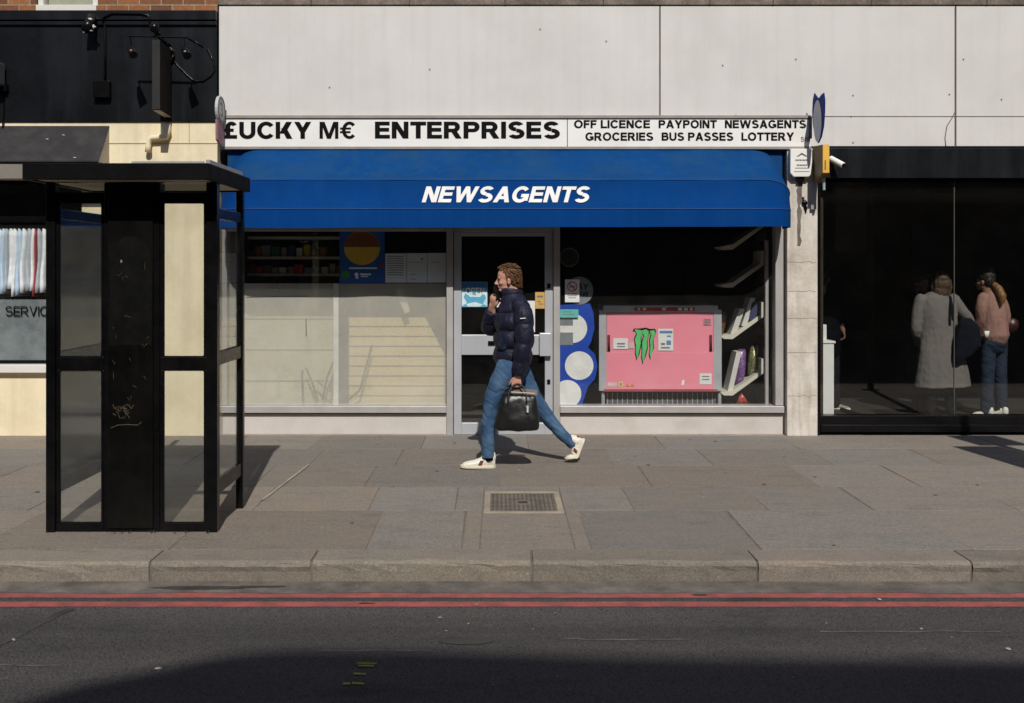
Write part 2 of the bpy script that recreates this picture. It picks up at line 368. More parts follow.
def stone_mat(name, base, grit=140, stretch=(1, 1, 1), smear=.5, speck=.5, bump=.35):
    """sawn or worn stone: grain, pale and dark specks, smears, and the tint of each stone"""
    m = bpy.data.materials.new(name); m.use_nodes = True; t = m.node_tree; N = t.nodes; L = t.links
    b = N['Principled BSDF']; tc = N.new('ShaderNodeTexCoord')
    def nz(sc, det=6, st=None, rg=.62):
        n = N.new('ShaderNodeTexNoise'); n.inputs['Scale'].default_value = sc; n.inputs['Detail'].default_value = det; n.inputs['Roughness'].default_value = rg
        mp = N.new('ShaderNodeMapping'); mp.inputs['Scale'].default_value = st or (1, 1, 1); L.new(tc.outputs['Object'], mp.inputs[0]); L.new(mp.outputs[0], n.inputs[0]); return n.outputs[0]
    def ramp(s, stops):
        r = N.new('ShaderNodeValToRGB'); L.new(s, r.inputs[0]); e = r.color_ramp.elements
        while len(e) < len(stops): e.new(.5)
        for k, (p, c) in zip(e, stops): k.position = p; k.color = (*c, 1) if isinstance(c, tuple) else (c, c, c, 1)
        return r.outputs[0]
    def mix(x_, y_, f=1.0, mode='MULTIPLY'):
        x = N.new('ShaderNodeMix'); x.data_type = 'RGBA'; x.blend_type = mode; x.inputs[0].default_value = f; L.new(x_, x.inputs[6]); L.new(y_, x.inputs[7]); return x.outputs[2]
    lo = tuple(v*.84 for v in base); hi = tuple(v*1.14 for v in base); wm = (base[0]*1.05, base[1]*1.0, base[2]*.93)
    c = ramp(nz(3.2, 10, stretch, .7), [(.3, lo), (.5, base), (.62, wm), (.78, hi)])
    c = mix(c, ramp(nz(grit, 4, None, .75), [(.25, .50), (.5, 1.0), (.75, 1.5)]))
    c = mix(c, ramp(nz(grit*.28, 5, None, .7), [(.3, .80), (.7, 1.16)]))
    c = mix(c, ramp(nz(5.5, 9, (.7, 3.2, 1), .72), [(.30, .62), (.46, 1.0)]), smear)
    c = mix(c, ramp(nz(46, 2, (.8, 1.6, 1)), [(.66, .0), (.73, .16)]), speck, 'ADD')
    c = mix(c, ramp(nz(31, 3, (1, 1.8, 1)), [(.27, .35), (.34, 1.0)]), speck)
    v = N.new('ShaderNodeVertexColor'); v.layer_name = 'tint'; c = mix(c, v.outputs[0])
    L.new(c, b.inputs['Base Color']); b.inputs['Roughness'].default_value = .88; b.inputs['Specular IOR Level'].default_value = .22
    bp = N.new('ShaderNodeBump'); bp.inputs['Strength'].default_value = bump; bp.inputs['Distance'].default_value = .006
    L.new(nz(grit*.5, 8, None, .7), bp.inputs['Height']); L.new(bp.outputs[0], b.inputs['Normal'])
    return m

M = {}
M['asphalt'] = asphalt_mat()
M['slab'] = stone_mat('york_stone', (.225, .202, .177), 120, (.8, 1.5, 1), .65, .6)
M['grout'] = mat('joint_sand', (.155, .136, .113), .95, var=.3, scale=9, fine=120, bump=.3)
M['granite'] = stone_mat('kerb_granite', (.235, .208, .176), 190, (1, 1, 2.5), .6, .6, .9)
M['gutter'] = mat('dusty_gutter', (.15, .132, .115), .95, var=.35, scale=6, fine=90, dirt=(.05, .045, .04), dirt_amt=.8, dirt_scale=2.2, bump=.3)
M['red_line'] = mat('red_road_paint', (.345, .090, .084), .8, var=.22, scale=9, fine=160, dirt=(.12, .06, .055), dirt_amt=.6, dirt_scale=5, bump=.35, bump_scale=160)
_m = M['red_line']; _t = _m.node_tree; _b = [n for n in _t.nodes if n.type == 'BSDF_PRINCIPLED'][0]; _c = _b.inputs['Base Color'].links[0].from_socket
_tc = [n for n in _t.nodes if n.type == 'TEX_COORD'][0]; _n = _t.nodes.new('ShaderNodeTexNoise'); _n.inputs['Scale'].default_value = 42; _n.inputs['Detail'].default_value = 9; _n.inputs['Roughness'].default_value = .75
_t.links.new(_tc.outputs['Object'], _n.inputs[0]); _r = _t.nodes.new('ShaderNodeMapRange'); _r.inputs[1].default_value = .53; _r.inputs[2].default_value = .66; _r.inputs[4].default_value = .85; _t.links.new(_n.outputs[0], _r.inputs[0])
_x = _t.nodes.new('ShaderNodeMix'); _x.data_type = 'RGBA'; _t.links.new(_r.outputs[0], _x.inputs[0]); _t.links.new(_c, _x.inputs[6]); _x.inputs[7].default_value = (.085, .072, .068, 1); _t.links.new(_x.outputs[2], _b.inputs['Base Color'])
M['yellow_spray'] = mat('yellow_spray_paint', (.42, .36, .06), .9, var=.4, fine=120)
M['tar'] = mat('tar', (.046, .042, .041), .7, var=.3, fine=90)
M['clad'] = mat('white_cladding', (.655, .636, .612), .6, var=.05, scale=1.2, fine=90, dirt=(.50, .475, .44), dirt_amt=.35, dirt_scale=1.6, streak=((.52, .50, .47), 1.0, .4, 9.0, .3), bump=.04, bump_scale=20)
M['ledge'] = mat('ledge_stone', (.20, .165, .135), .9, var=.35, scale=5, fine=40, dirt=(.05, .04, .035), dirt_amt=.8, dirt_scale=3, bump=.3)
M['brick'] = brick_mat('orange_brick', (.34, .13, .045), (.13, .05, .025), (.36, .28, .19))
M['brick_far'] = brick_mat('brown_brick', (.10, .06, .045), (.07, .045, .035), (.13, .11, .09))
M['cream'] = mat('cream_paint', (.86, .755, .53), .75, var=.05, scale=2, fine=30, dirt=(.55, .44, .27), dirt_amt=.4, dirt_scale=2.2, streak=((.45, .36, .22), 1.3, .3, 9, .5), bump=.06, bump_scale=30)
M['black_fascia'] = mat('black_weathered_paint', (.006, .007, .0085), .30, var=.3, scale=2, fine=30, streak=((.022, .025, .030), 1.0, .7, 4.0, .35), bump=.02, bump_scale=10, spec=.35)
M['black'] = mat('black_paint', (.004, .004, .0045), .28, var=.3, scale=4, fine=60, bump=.05, spec=.25)
M['kiosk'] = mat('kiosk_black_paint', (.0038, .0038, .0044), .26, var=.35, scale=5, fine=50, dirt=(.016, .014, .011), dirt_amt=.35, dirt_scale=6, bump=.03, bump_scale=12, spec=.22)
M['kiosk_panel'] = mat('scuffed_black_panel', (.0024, .0024, .0022), .3, var=.4, scale=4, fine=30, dirt=(.009, .0075, .0055), dirt_amt=.6, dirt_scale=5, streak=((.008, .0072, .0064), 1.5, .6, 9, 1.2), bump=.04, bump_scale=12, spec=.35)
M['alu'] = mat('grey_aluminium', (.47, .45, .44), .45, metal=.25, var=.07, scale=3, fine=50, dirt=(.3, .27, .24), dirt_amt=.4, dirt_scale=4, bump=.03)
M['riser'] = mat('off_white_riser', (.58, .54, .50), .55, var=.06, scale=2, fine=40, dirt=(.36, .30, .25), dirt_amt=.5, dirt_scale=2.5, bump=.03)
M['door_alu'] = mat('silver_door_frame', (.50, .51, .54), .4, metal=.25, var=.06, scale=3, fine=60, bump=.03)
M['marble'] = mat('weathered_white_render', (.66, .61, .54), .7, var=.1, scale=5, fine=40, dirt=(.30, .22, .15), dirt_amt=.6, dirt_scale=3.2, streak=((.12, .10, .085), 1.2, .5, 9, .8), bump=.18, bump_scale=16)
M['awning'] = mat('blue_awning_vinyl', (.0005, .043, .198), .8, var=.08, scale=2, fine=60, dirt=(.006, .052, .18), dirt_amt=.5, dirt_scale=2.5, streak=((.007, .055, .20), 1.0, .5, 8, .5), bump=.25, bump_scale=3.5, spec=.06)
M['awning_top'] = mat('faded_blue_vinyl', (.003, .050, .185), .8, var=.10, scale=2, fine=60, dirt=(.022, .068, .13), dirt_amt=.6, dirt_scale=1.8, streak=((.016, .07, .15), 1.0, .6, 9, .6), bump=.25, bump_scale=3.5, spec=.06)
M['white_letters'] = mat('white_vinyl_letters', (.80, .80, .78), .5, var=.04)
M['black_letters'] = mat('black_vinyl_letters', (.005, .005, .005), .3, var=.2, bump=0, spec=.3)
M['thin_letters'] = mat('grey_print', (.10, .10, .10), .6)
M['sign_white'] = mat('sign_white', (.87, .855, .82), .45, var=.03, scale=1.5, fine=30, dirt=(.55, .5, .43), dirt_amt=.25, dirt_scale=2, bump=.02)
M['glass'] = glass('shop_glass', (.985, .99, .985), .008)
M['glass_dark'] = glass('dark_shop_glass', (.95, .955, .945), .002)
M['glass_kiosk'] = glass('kiosk_glass', (.93, .94, .93), .05, (.36, .36, .34), dscale=5, f0=.08, dvar=.45)
M['kiosk_roof'] = mat('roof_black_paint', (.005, .005, .0055), .6, var=.3, scale=5, fine=50, dirt=(.014, .013, .011), dirt_amt=.4, dirt_scale=6, bump=.05, spec=.05)
M['kiosk_board'] = mat('glossy_dark_board', (.022, .023, .024), .06, var=.2, bump=0, spec=1.0)
M['film'] = glass('frosted_window_film', (.98, .97, .93), .30, (.93, .90, .82), dscale=2.0, dvar=.22)
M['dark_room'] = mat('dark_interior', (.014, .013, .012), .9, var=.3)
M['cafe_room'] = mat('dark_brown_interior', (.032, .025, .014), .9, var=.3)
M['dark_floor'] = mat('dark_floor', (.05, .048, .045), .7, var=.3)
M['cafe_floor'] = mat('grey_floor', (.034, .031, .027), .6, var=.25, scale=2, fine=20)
M['grey_vinyl'] = mat('charcoal_awning_fabric', (.022, .021, .022), .8, var=.12, fine=90, dirt=(.10, .095, .09), dirt_amt=.3, dirt_scale=5)
M['wood_white'] = mat('white_window_paint', (.74, .72, .68), .5, var=.05, dirt=(.4, .36, .3), dirt_amt=.3)
M['drip'] = mat('pale_droppings', (.6, .58, .54), .9, var=.2)

# ---------------------------------------------------------------- ground
KERB, KB = 5.80, 6.05                     # kerb face, back of the kerb
ROAD_Z = -0.12
g = MB()
nx, ny = 80, 60
g.add([(-200,-200,-.124),(200,-200,-.124),(200,200,-.124),(-200,200,-.124)], [(0,1,2,3)])
struct('ground', g, mat('far_ground', (.06, .058, .055), .9))
g = MB(); g.box(-60, 60, -5.4, KERB+.02, ROAD_Z-.003+.001, ROAD_Z)
struct('road', g, M['asphalt'])
g = MB(); n = 120
top = []; 
for i in range(n+1):
    x = -15+30*i/n; top.append((x, 5.60 + .022*noise.noise((x*2.1, 3, 0)) + .01*noise.noise((x*9, 1, 0))))
vs = [(x, y, ROAD_Z+.004) for x, y in top] + [(x, KERB+.01, ROAD_Z+.004) for x, y in top]
g.add(vs, [(i, i+1, n+2+i, n+1+i) for i in range(n)])
struct('gutter_strip', g, M['gutter'])
def gy(py): return FPX*(CAM_Z-ROAD_Z)/(py-VY)
g = MB()
for a, b in ((592.8, 598.0), (602.0, 607.0)):
    n = 260; y0, y1 = gy(b), gy(a)
    vs = []
    for i in range(n+1):
        x = -15+30*i/n; e = .005*noise.noise((x*7, y0*9, 0)); e2 = .005*noise.noise((x*7, y1*9, 5))
        vs += [(x, y0+e, ROAD_Z+.002), (x, y1+e2, ROAD_Z+.002)]
    g.add(vs, [(2*i, 2*i+2, 2*i+3, 2*i+1) for i in range(n) if noise.noise((i*.37, y0*3, 2)) < .93])
struct('red_line_marking', g, M['red_line'])
g = MB()
for (xa, ya, xb, yb) in ((357,664,377,664.6),(358,666.5,374,666.8),(354,674.5,366,675),(343,684.5,350,684.5),(352,684,364,684.6)):
    p, q = (Vector((X(xx, gy(yy)), gy(yy), ROAD_Z+.005)) for xx, yy in ((xa, ya), (xb, yb)))
    pts = [p.lerp(q, k/6) + Vector((0, .006*noise.noise((k, xa, 1)), 0)) for k in range(7)]
    g.add([v + Vector((0, -.009, 0)) for v in pts] + [v + Vector((0, .009, 0)) for v in pts], [(k, k+1, 8+k, 7+k) for k in range(6)])
struct('spray_mark', g, M['yellow_spray'])
def seam(pts, wd, z, m):
    vs = []
    for i, p in enumerate(pts):
        q = pts[min(i+1, len(pts)-1)]; r = pts[max(i-1, 0)]; d = Vector((q[0]-r[0], q[1]-r[1])); d.normalize()
        ww = wd*(1+.6*noise.noise((p[0]*9, p[1]*9, 0)))
        vs += [(p[0]-d.y*ww, p[1]+d.x*ww, z), (p[0]+d.y*ww, p[1]-d.x*ww, z)]
    m.add(vs, [(2*i, 2*i+1, 2*i+3, 2*i+2) for i in range(len(pts)-1)])
g = MB()
a, b = (X(70, gy(609)), gy(609)), (X(-14, gy(652)), gy(652))
seam([(a[0]+(b[0]-a[0])*k/20+.02*noise.noise((k*.6, 0, 0)), a[1]+(b[1]-a[1])*k/20+.02*noise.noise((k*.6, 4, 0))) for k in range(21)], .024, ROAD_Z+.003, g)
c = (X(466, gy(641)), gy(641))
g.add([(c[0]+.14*math.cos(t*.3142)*(1+.3*noise.noise((t, 1, 1))), c[1]+.055*math.sin(t*.3142)*(1+.3*noise.noise((t, 2, 1))), ROAD_Z+.004) for t in range(20)], [tuple(range(20))])
struct('tar_seam', g, M['tar'])
g = MB()
def stain(px, py, rx, ry, z, sd): g.add([(X(px, gy(py))+rx*math.cos(q)*(1+.45*noise.noise((math.cos(q)*1.5, math.sin(q)*1.5, sd))), gy(py)+ry*math.sin(q)*(1+.45*noise.noise((math.cos(q)*1.5, math.sin(q)*1.5, sd+4))), z) for q in [k*2*math.pi/36 for k in range(36)]], [tuple(range(36))])
stain(465, 641, .12, .05, ROAD_Z+.0015, 1); stain(205, 588.6, .30, .030, ROAD_Z+.0055, 2); stain(262, 587.4, .14, .018, ROAD_Z+.006, 3); stain(366, 604, .05, .010, ROAD_Z+.005, 5); stain(700, 595.5, .05, .012, ROAD_Z+.005, 6)
struct('oil_stain', g, mat('oil_stain', (.042, .038, .036), .8, var=.3, fine=120))
g = MB()
for xa_, xb_, ya_ in ((318, 432, 651), (-20, 62, 666), (560, 690, 640), (820, 1000, 632)):
    seam([(X(xa_+(xb_-xa_)*k/10, gy(ya_)), gy(ya_)+.02*noise.noise((k*.5, xa_, 0))) for k in range(11)], .007, ROAD_Z+.003, g)
struct('tyre_scuff', g, mat('pale_tyre_scuff', (.105, .097, .092), .9, var=.45, scale=14, fine=140))

# kerb stones
g = MB(); js = [-14.2, -12.9, -11.5, -10.1, -8.8, -7.5, -6.2, -5.0, -3.6, -2.04, -1.10, .186, 1.50, 2.75, 4.0, 5.2, 6.6, 7.9, 9.2, 10.6, 12, 13.4, 14.6]
rnd = random.Random(3)
for a, b in zip(js, js[1:]):
    t = rnd.uniform(.86, 1.12); col = (t, t*rnd.uniform(.97, 1.01), t*rnd.uniform(.93, 1.0)); dz = rnd.uniform(-.004, .004); dy = rnd.uniform(-.006, .006)
    nseg = 14; rings = []
    for i in range(nseg+1):
        x = a+.008+(b-a-.016)*i/nseg; r = .028
        prof = [(KERB+.012, ROAD_Z-.04), (KERB+.004, -.06)] + [(KERB+r-r*math.cos(q), -r+r*math.sin(q)) for q in (0, .4, .8, 1.2, 1.57)] + [(KB-.004, 0.0), (KB-.004, ROAD_Z)]
        ring = []
        for k, (y, z) in enumerate(prof):
            d = .007*noise.noise((x*6, k*1.3, a)) + .004*noise.noise((x*23, k*2.1, a))
            ring.append(Vector((x, y+dy+(d if k < 6 else 0), z+dz+(d*.6 if 1 < k < 8 else 0))))
        rings.append(ring[::-1])
    g.ring_tube(rings, True, col)
struct('kerb', g, M['granite'], smooth=False)
g = MB(); g.box(-14.2, 14.6, KERB+.017, KB-.003, ROAD_Z-.05, -.009)
struct('kerb_bed', g, M['grout'])

# pavement: flagstones in courses, every stone a little different, laid on sand
g = MB(); g.box(-60, 60, KB-.004, 12.0, -.30, -.0022); struct('pavement_bed', g, M['grout'])
g = MB(); rnd = random.Random(11)
rows = [(KB, 7.03), (7.03, 7.80), (7.80, 8.66), (8.66, 9.46), (9.46, FAC+.10)]
HOLE = (X(483, 7.25), X(563, 7.25), FPX*1.7/(513.5-VY), FPX*1.7/(491.5-VY))
for ri, (y0, y1) in enumerate(rows):
    x = -14 + rnd.uniform(0, .8)
    xs = [x]
    while x < 14.5: x += rnd.choice((.62, .78, .9, 1.05, 1.25)) + rnd.uniform(-.06, .06); xs.append(x)
    for a, b in zip(xs, xs[1:]):
        t = rnd.uniform(.87, 1.10); wm = rnd.uniform(-.04, .04); col = (t*(1+wm), t, t*(1-wm))
        gap = rnd.uniform(.002, .0045); dz = rnd.uniform(.0, .0025)
        sk = rnd.uniform(-.015, .015); tl = rnd.uniform(-.0006, .0006)
        pieces = [(a, b, y0, y1)]
        hx0, hx1, hy0, hy1 = HOLE
        if b > hx0 and a < hx1 and y1 > hy0 and y0 < hy1:
            pieces = []
            if a < hx0: pieces.append((a, hx0, y0, y1))
            if b > hx1: pieces.append((hx1, b, y0, y1))
            m0, m1 = max(a, hx0), min(b, hx1)
            if y0 < hy0: pieces.append((m0, m1, y0, hy0))
            if y1 > hy1: pieces.append((m0, m1, hy1, y1))
        for (p0, p1, q0, q1) in pieces:
            if p1-p0 < .03 or q1-q0 < .03: continue
            k = sk if len(pieces) == 1 else 0
            vs = [(p0+gap, q0+gap, -.02), (p1-gap, q0+gap, -.02), (p1-gap+k, q1-gap, -.02), (p0+gap+k, q1-gap, -.02)]
            bv = .003
            mid = [(v[0], v[1], dz-.0016) for v in vs]
            tp = [(vs[0][0]+bv, vs[0][1]+bv, dz+tl), (vs[1][0]-bv, vs[1][1]+bv, dz-tl), (vs[2][0]-bv, vs[2][1]-bv, dz-tl), (vs[3][0]+bv, vs[3][1]-bv, dz+tl)]
            g.add(vs+mid+tp, [(0,1,5,4),(1,2,6,5),(2,3,7,6),(3,0,4,7),(4,5,9,8),(5,6,10,9),(6,7,11,10),(7,4,8,11),(8,9,10,11)], col)
struct('pavement', g, M['slab'])
g = MB()
def pv(px, py): D = FPX*1.7/(py-VY); return (X(px, D), D)
a, b = pv(309, 465), pv(262, 501)
seam([(a[0]+(b[0]-a[0])*k/8, a[1]+(b[1]-a[1])*k/8) for k in range(9)], .012, .0075, g)
struct('chalky_scrape', g, mat('pale_cement_smear', (.30, .27, .23), .9, var=.3))
g = MB(); rnd = random.Random(5)
for i in range(60):
    x, y = rnd.uniform(-5, 5), rnd.uniform(6.1, 10.1); r = .005+.014*rnd.random()**2.5
    g.add([(x+r*math.cos(k)*rnd.uniform(.7, 1.2), y+r*math.sin(k)*rnd.uniform(.7, 1.2), .0068) for k in [j*.785 for j in range(8)]], [tuple(range(8))])
gum = struct('chewing_gum_spots', g, mat('old_gum', (.11, .10, .092), .9, var=.4, scale=2)); gum['kind'] = 'stuff'
g = MB(); rnd = random.Random(77)
for i in range(70):
    if i < 42: x, y, z = rnd.uniform(-3.4, 3.4), rnd.uniform(4.3, 5.75), ROAD_Z+.006
    else: x, y, z = rnd.uniform(-4.5, 4.5), rnd.uniform(6.05, 10.1), .007
    r = .003+.011*rnd.random()**3; a_ = rnd.uniform(0, 3); e_ = rnd.uniform(.3, 1)
    g.ell((x, y, z), (r*1.3, r*e_, r*.4), Matrix.Rotation(a_, 3, 'Z'), 6, 4)
lt = struct('litter_specks', g, mat('pale_litter', (.34, .31, .27), .9, var=.4, scale=1.5)); lt['kind'] = 'stuff'
# access cover let into the pavement
t = thing('access_cover', 'rusty iron access cover in a pale stone frame set in the pavement', 'manhole cover', ((HOLE[0]+HOLE[1])/2, (HOLE[2]+HOLE[3])/2, 0))
g = MB(); x0, x1, y0, y1 = HOLE; f = .045
x0 += .008; x1 -= .008; y0 += .008; y1 -= .008
g.box(x0, x1, y0, y0+f, -.03, .005); g.box(x0, x1, y1-f, y1, -.03, .005); g.box(x0, x0+f, y0+f, y1-f, -.03, .005); g.box(x1-f, x1, y0+f, y1-f, -.03, .005)
part('frame', g, mat('pale_frame_stone', (.33, .285, .215), .9, var=.2, fine=70, dirt=(.15, .12, .09), dirt_amt=.5), t, bevel=.003)
g = MB(); u0, u1, w0, w1 = x0+f+.004, x1-f-.004, y0+f+.004, y1-f-.004
g.box(u0, u1, w0, w1, -.04, -.016)
for i in range(15):
    for j in range(13):
        if abs(i-7) < 2 and abs(j-6) < 2: continue
        cx = u0+(i+.5)*(u1-u0)/15; cy = w0+(j+.5)*(w1-w0)/13; a, b = ((.011, .006) if (i+j) % 2 else (.006, .012))
        g.box(cx-a, cx+a, cy-b, cy+b, -.0162, -.001)
cx, cy = (u0+u1)/2, (w0+w1)/2
g.box(cx-.035, cx+.035, cy-.03, cy+.03, -.0162, .0)
part('cover_plate', g, mat('rusty_cast_iron', (.070, .043, .035), .85, metal=.0, var=.35, fine=80, dirt=(.022, .015, .013), dirt_amt=.8, dirt_scale=9), t)

# ---------------------------------------------------------------- building across the road (behind the camera: its roof shades the road)
t = thing('terrace_building', 'long brown brick terrace across the road, its roof shadow lying on the asphalt', 'building', (0, -12, ROAD_Z))
H = 12.28
prof = [(-40, -.12), (40, -.12), (40, 11.9), (4.0, 12.07), (2.1, 12.13), (1.2, 12.2), (.66, 12.21), (.43, 12.17), (.24, 12.09), (.09, 11.99), (-.2, 11.84), (-.5, 11.6), (-.9, 11.2), (-1.6, 10.8), (-40, 10.8)]
g = MB(); g.prism(prof, -14, 6); part('wall', g, M['brick_far'], t)
far_f, far_p = mat('far_frames', (.12, .12, .12), .6), mat('dark_window', (.02, .022, .025), .1)
for i in range(-9, 10):
    for z in (3.9, 6.6, 9.2):
        g = MB(); g.box(i*2.3-.55, i*2.3+.55, -8.0, -7.94, z, z+1.6); wf = part('window', g, far_f, t)
        g = MB(); g.box(i*2.3-.48, i*2.3+.48, -7.94, -7.93, z+.08, z+1.52); part('pane', g, far_p, wf)
far_s = mat('dark_shopfront', (.03, .03, .032), .4)
for i in range(-5, 6):
    g = MB(); g.box(i*4.6-2.0, i*4.6+2.0, -8.0, -7.9, .1, 2.9); part('shop_window', g, far_s, t)
g = MB(); g.box(-60, 60, -8, -5.4, -.3, 0); struct('opposite_pavement', g, M['gutter'])

# ---------------------------------------------------------------- white building with its upper wall, ledge and pillar
XL, XR = X(219), 13.0
t = thing('white_building', 'white panel clad building above the blue awning and the dark glass shop', 'building', ((XL+XR)/2, FAC+1, 0))
g = MB(); g.box(XL+.01, XR, FAC+.04, 18, Z(148)+.14, 8.6); part('upper_wall', g, M['brick'], t)
yb = Z(6.2)
g = MB(); g.box(XL-.004, XR, FAC-.045, FAC+.038, yb+.002, yb+.16)
ledge = part('ledge', g, M['ledge'], t, bevel=.006)
for px in (312, 410, 505, 603, 709, 772, 870, 985):
    g = MB(); g.box(X(px)-.005, X(px)+.005, FAC-.048, FAC-.04, yb+.004, yb+.157); part('joint', g, M['tar'], ledge)
zj = Z(117.2)
zb = Z(148.3)
def panel(a, b, z0, z1, nm='cladding_panel'):
    g = MB(); g.box(a+.006, b-.006, FAC-.03, FAC+.038, z0+.004, z1-.004); return part(nm, g, M['clad'], t, bevel=.004)
xs = [XL+.002, X(659.5), X(954.5), X(1250), XR]
for a, b in zip(xs, xs[1:]):
    panel(a, b, zj, yb)
panel(X(809), X(954.5), Z(147), zj); panel(X(954.5), X(1250), Z(147), zj); panel(X(1250), XR, Z(147), zj)
g = MB(); g.box(XL+.004, X(809), FAC-.015, FAC+.038, Z(152), zj-.003); part('sign_backing', g, M['tar'], t)
g = MB(); g.box(X(785.5), X(815.8), FAC-.06, FAC+.5, 0, Z(149.2)); pil = part('pillar', g, M['marble'], t, bevel=.006)
g = MB(); rnd = random.Random(2)
poly = []
for k in range(14): poly.append((X(795.5)+.02*noise.noise((k*.7, 0, 0)), Z(181+k*5)))
for k in range(13, -1, -1): poly.append((X(800.5 - k*.15)+.025*noise.noise((k*.7, 8, 0)), Z(181+k*5)))
g.prism(poly, FAC-.062, .0015); part('drip_stain', g, mat('black_drip_stain', (.16, .14, .12), .9, var=.35, fine=60), pil)
crk = mat('crack_line', (.30, .26, .22), .9)
for py, s_ in ((262, 1), (291, -1), (318, 1), (352, -1), (395, 1)):
    seam2 = [(X(786+k*4.1), FAC-.0615, Z(py+1.6*noise.noise((k*.9, py, 0)))) for k in range(8)]
    g = MB(); g.tube(seam2, .0022, 5); part('crack', g, crk, pil)
# hairline cables and fixings on the cladding
rust = mat('rust_spot', (.22, .19, .16), .9)
for (px, py) in ((852, 96), (948, 95), (850, 117), (795, 60), (606, 42), (722, 66), (430, 70), (330, 88), (852, 143), (735, 116), (540, 30), (962, 60), (1000, 100)):
    g = MB(); g.cyl((X(px), FAC-.034, Z(py)), (X(px), FAC-.029, Z(py)), .009, n=8); part('fixing', g, rust, t)
g = MB(); pts = [(955, 8), (956, 60), (955, 112), (952, 118), (947, 126), (945, 138), (946, 147)]
g.tube([at(a, b, FAC-.034) for a, b in pts[2:]], .004, 6)
part('cable', g, mat('grey_cable', (.10, .085, .07), .8), t, smooth=True)
g = MB(); g.tube([at(955, b, FAC-.032) for b in (7, 60, 147)], .004, 6); part('joint_strip', g, mat('brown_strip', (.20, .16, .12), .9, var=.3), t)
g = MB(); g.tube([at(659.5, b, FAC-.032) for b in (7, 60, 114)], .004, 6); part('joint_strip', g, mat('rusty_strip', (.26, .20, .15), .9, var=.3), t)
# rooms behind both shop fronts
def room(name, x0, x1, y0, y1, z0, z1, m, fm):
    g = MB(); th = .05
    g.box(x0-th, x0, y0, y1, z0, z1); g.box(x1, x1+th, y0, y1, z0, z1); g.box(x0-th, x1+th, y1, y1+th, z0, z1); g.box(x0-th, x1+th, y0, y1+th, z1, z1+th)
    part(name+'_wall', g, m, t)
    g = MB(); g.box(x0-th, x1+th, y0, y1+th, z0-.03, z0); part(name+'_floor', g, fm, t)
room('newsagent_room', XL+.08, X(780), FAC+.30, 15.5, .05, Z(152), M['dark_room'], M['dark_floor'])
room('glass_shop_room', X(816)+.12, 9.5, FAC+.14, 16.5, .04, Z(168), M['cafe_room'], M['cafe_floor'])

# ---------------------------------------------------------------- name board over the newsagent
t = thing('shop_sign', 'long white name board with black lettering above the blue awning', 'sign', (X(516), FAC, Z(148)))
g = MB(); g.box(X(223), X(808.5), FAC-.07, FAC-.017, Z(147.6), Z(119.5)); part('board', g, M['sign_white'], t, bevel=.003)
g = MB(); g.box(X(222.5), X(809), FAC-.085, FAC-.018, Z(119.3), Z(116.6)); g.box(X(222.5), X(809), FAC-.08, FAC-.018, Z(150), Z(147.8))
part('trim', g, mat('sign_trim', (.30, .27, .25), .6), t)
g = MB(); g.box(X(566.5), X(567.3), FAC-.0715, FAC-.069, Z(147.5), Z(119.6)); part('board_joint', g, M['thin_letters'], t)
ys = FAC-.0705
sf = lambda w: w
for s, a, b, c, d, bo in (("£UCKY", 224.8, 312.5, 122.6, 139.8, 1.14), ("M€", 320.8, 356, 122.6, 139.8, .92), ("ENTERPRISES", 375.8, 559.5, 122.4, 139.6, 1.16),
                          ("OFF LICENCE", 573.5, 649, 121, 129.2, 1.1), ("PAYPOINT", 657.5, 715.3, 121, 129.2, 1.1), ("NEWSAGENTS", 723.3, 804, 121, 129.2, 1.1),
                          ("GROCERIES", 584.8, 652.2, 133.3, 141.6, 1.1), ("BUS PASSES", 660.5, 731.7, 133.3, 141.6, 1.1), ("LOTTERY", 739.7, 792, 133.3, 141.6, 1.1)):
    part('lettering', text_mesh(s, X(a), X(b), Z(d), Z(c), ys, bo), M['black_letters'], t)
part('shop_number', text_mesh("519", X(798.8), X(807.8), Z(142.5), Z(137.8), ys, .7), M['thin_letters'], t)

# ---------------------------------------------------------------- blue hooped awning
xa, xb = X(229), X(781.5)
t = thing('awning', 'long blue hooped awning with white lettering over the newsagent front', 'awning', ((xa+xb)/2, FAC, Z(226)))
PZ = Z(208, FAC) - .045; RCH = .60; RV = .655; cr = .34
def hoop(ang, n=10):
    """points of one hoop: from one pivot out round the corners and back"""
    pts = []
    def P(x, r): pts.append(Vector((x, FAC-.02-r*math.cos(ang), PZ+r*math.sin(ang)*RV/RCH)))
    for k in range(6): P(xa, (RCH-cr)*k/6)
    for k in range(n+1): q = math.pi/2*k/n; P(xa+cr-cr*math.cos(q), RCH-cr+cr*math.sin(q))
    m = 40
    for k in range(1, m): P(xa+cr+(xb-xa-2*cr)*k/m, RCH)
    for k in range(n+1): q = math.pi/2*k/n; P(xb-cr+cr*math.sin(q), RCH-cr+cr*math.cos(q))
    for k in range(6): P(xb, (RCH-cr)*(5-k)/6)
    return pts
def skin(h0, h1, sag=0.012, steps=4, seed=0):
    m = MB(); n = len(h0); vs = []
    cen = Vector(((xa+xb)/2, FAC, PZ))
    for s_ in range(steps+1):
        f = s_/steps
        for i in range(n):
            p = h0[i].lerp(h1[i], f); d = Vector((0, p.y-FAC, p.z-PZ)); d = d.normalized() if d.length > 1e-4 else Vector((0, -1, 0))
            p = p - d*sag*math.sin(math.pi*f)*(1+.5*noise.noise((p.x*3, f, seed))) 
            p.y += .007*noise.noise((p.x*2.6, f*2.2, seed+3)) + .003*noise.noise((p.x*9, f*4, seed+8))
            vs.append(p)
    fs = [(s_*n+i, s_*n+i+1, (s_+1)*n+i+1, (s_+1)*n+i) for s_ in range(steps) for i in range(n-1)]
    return m.add(vs, fs)
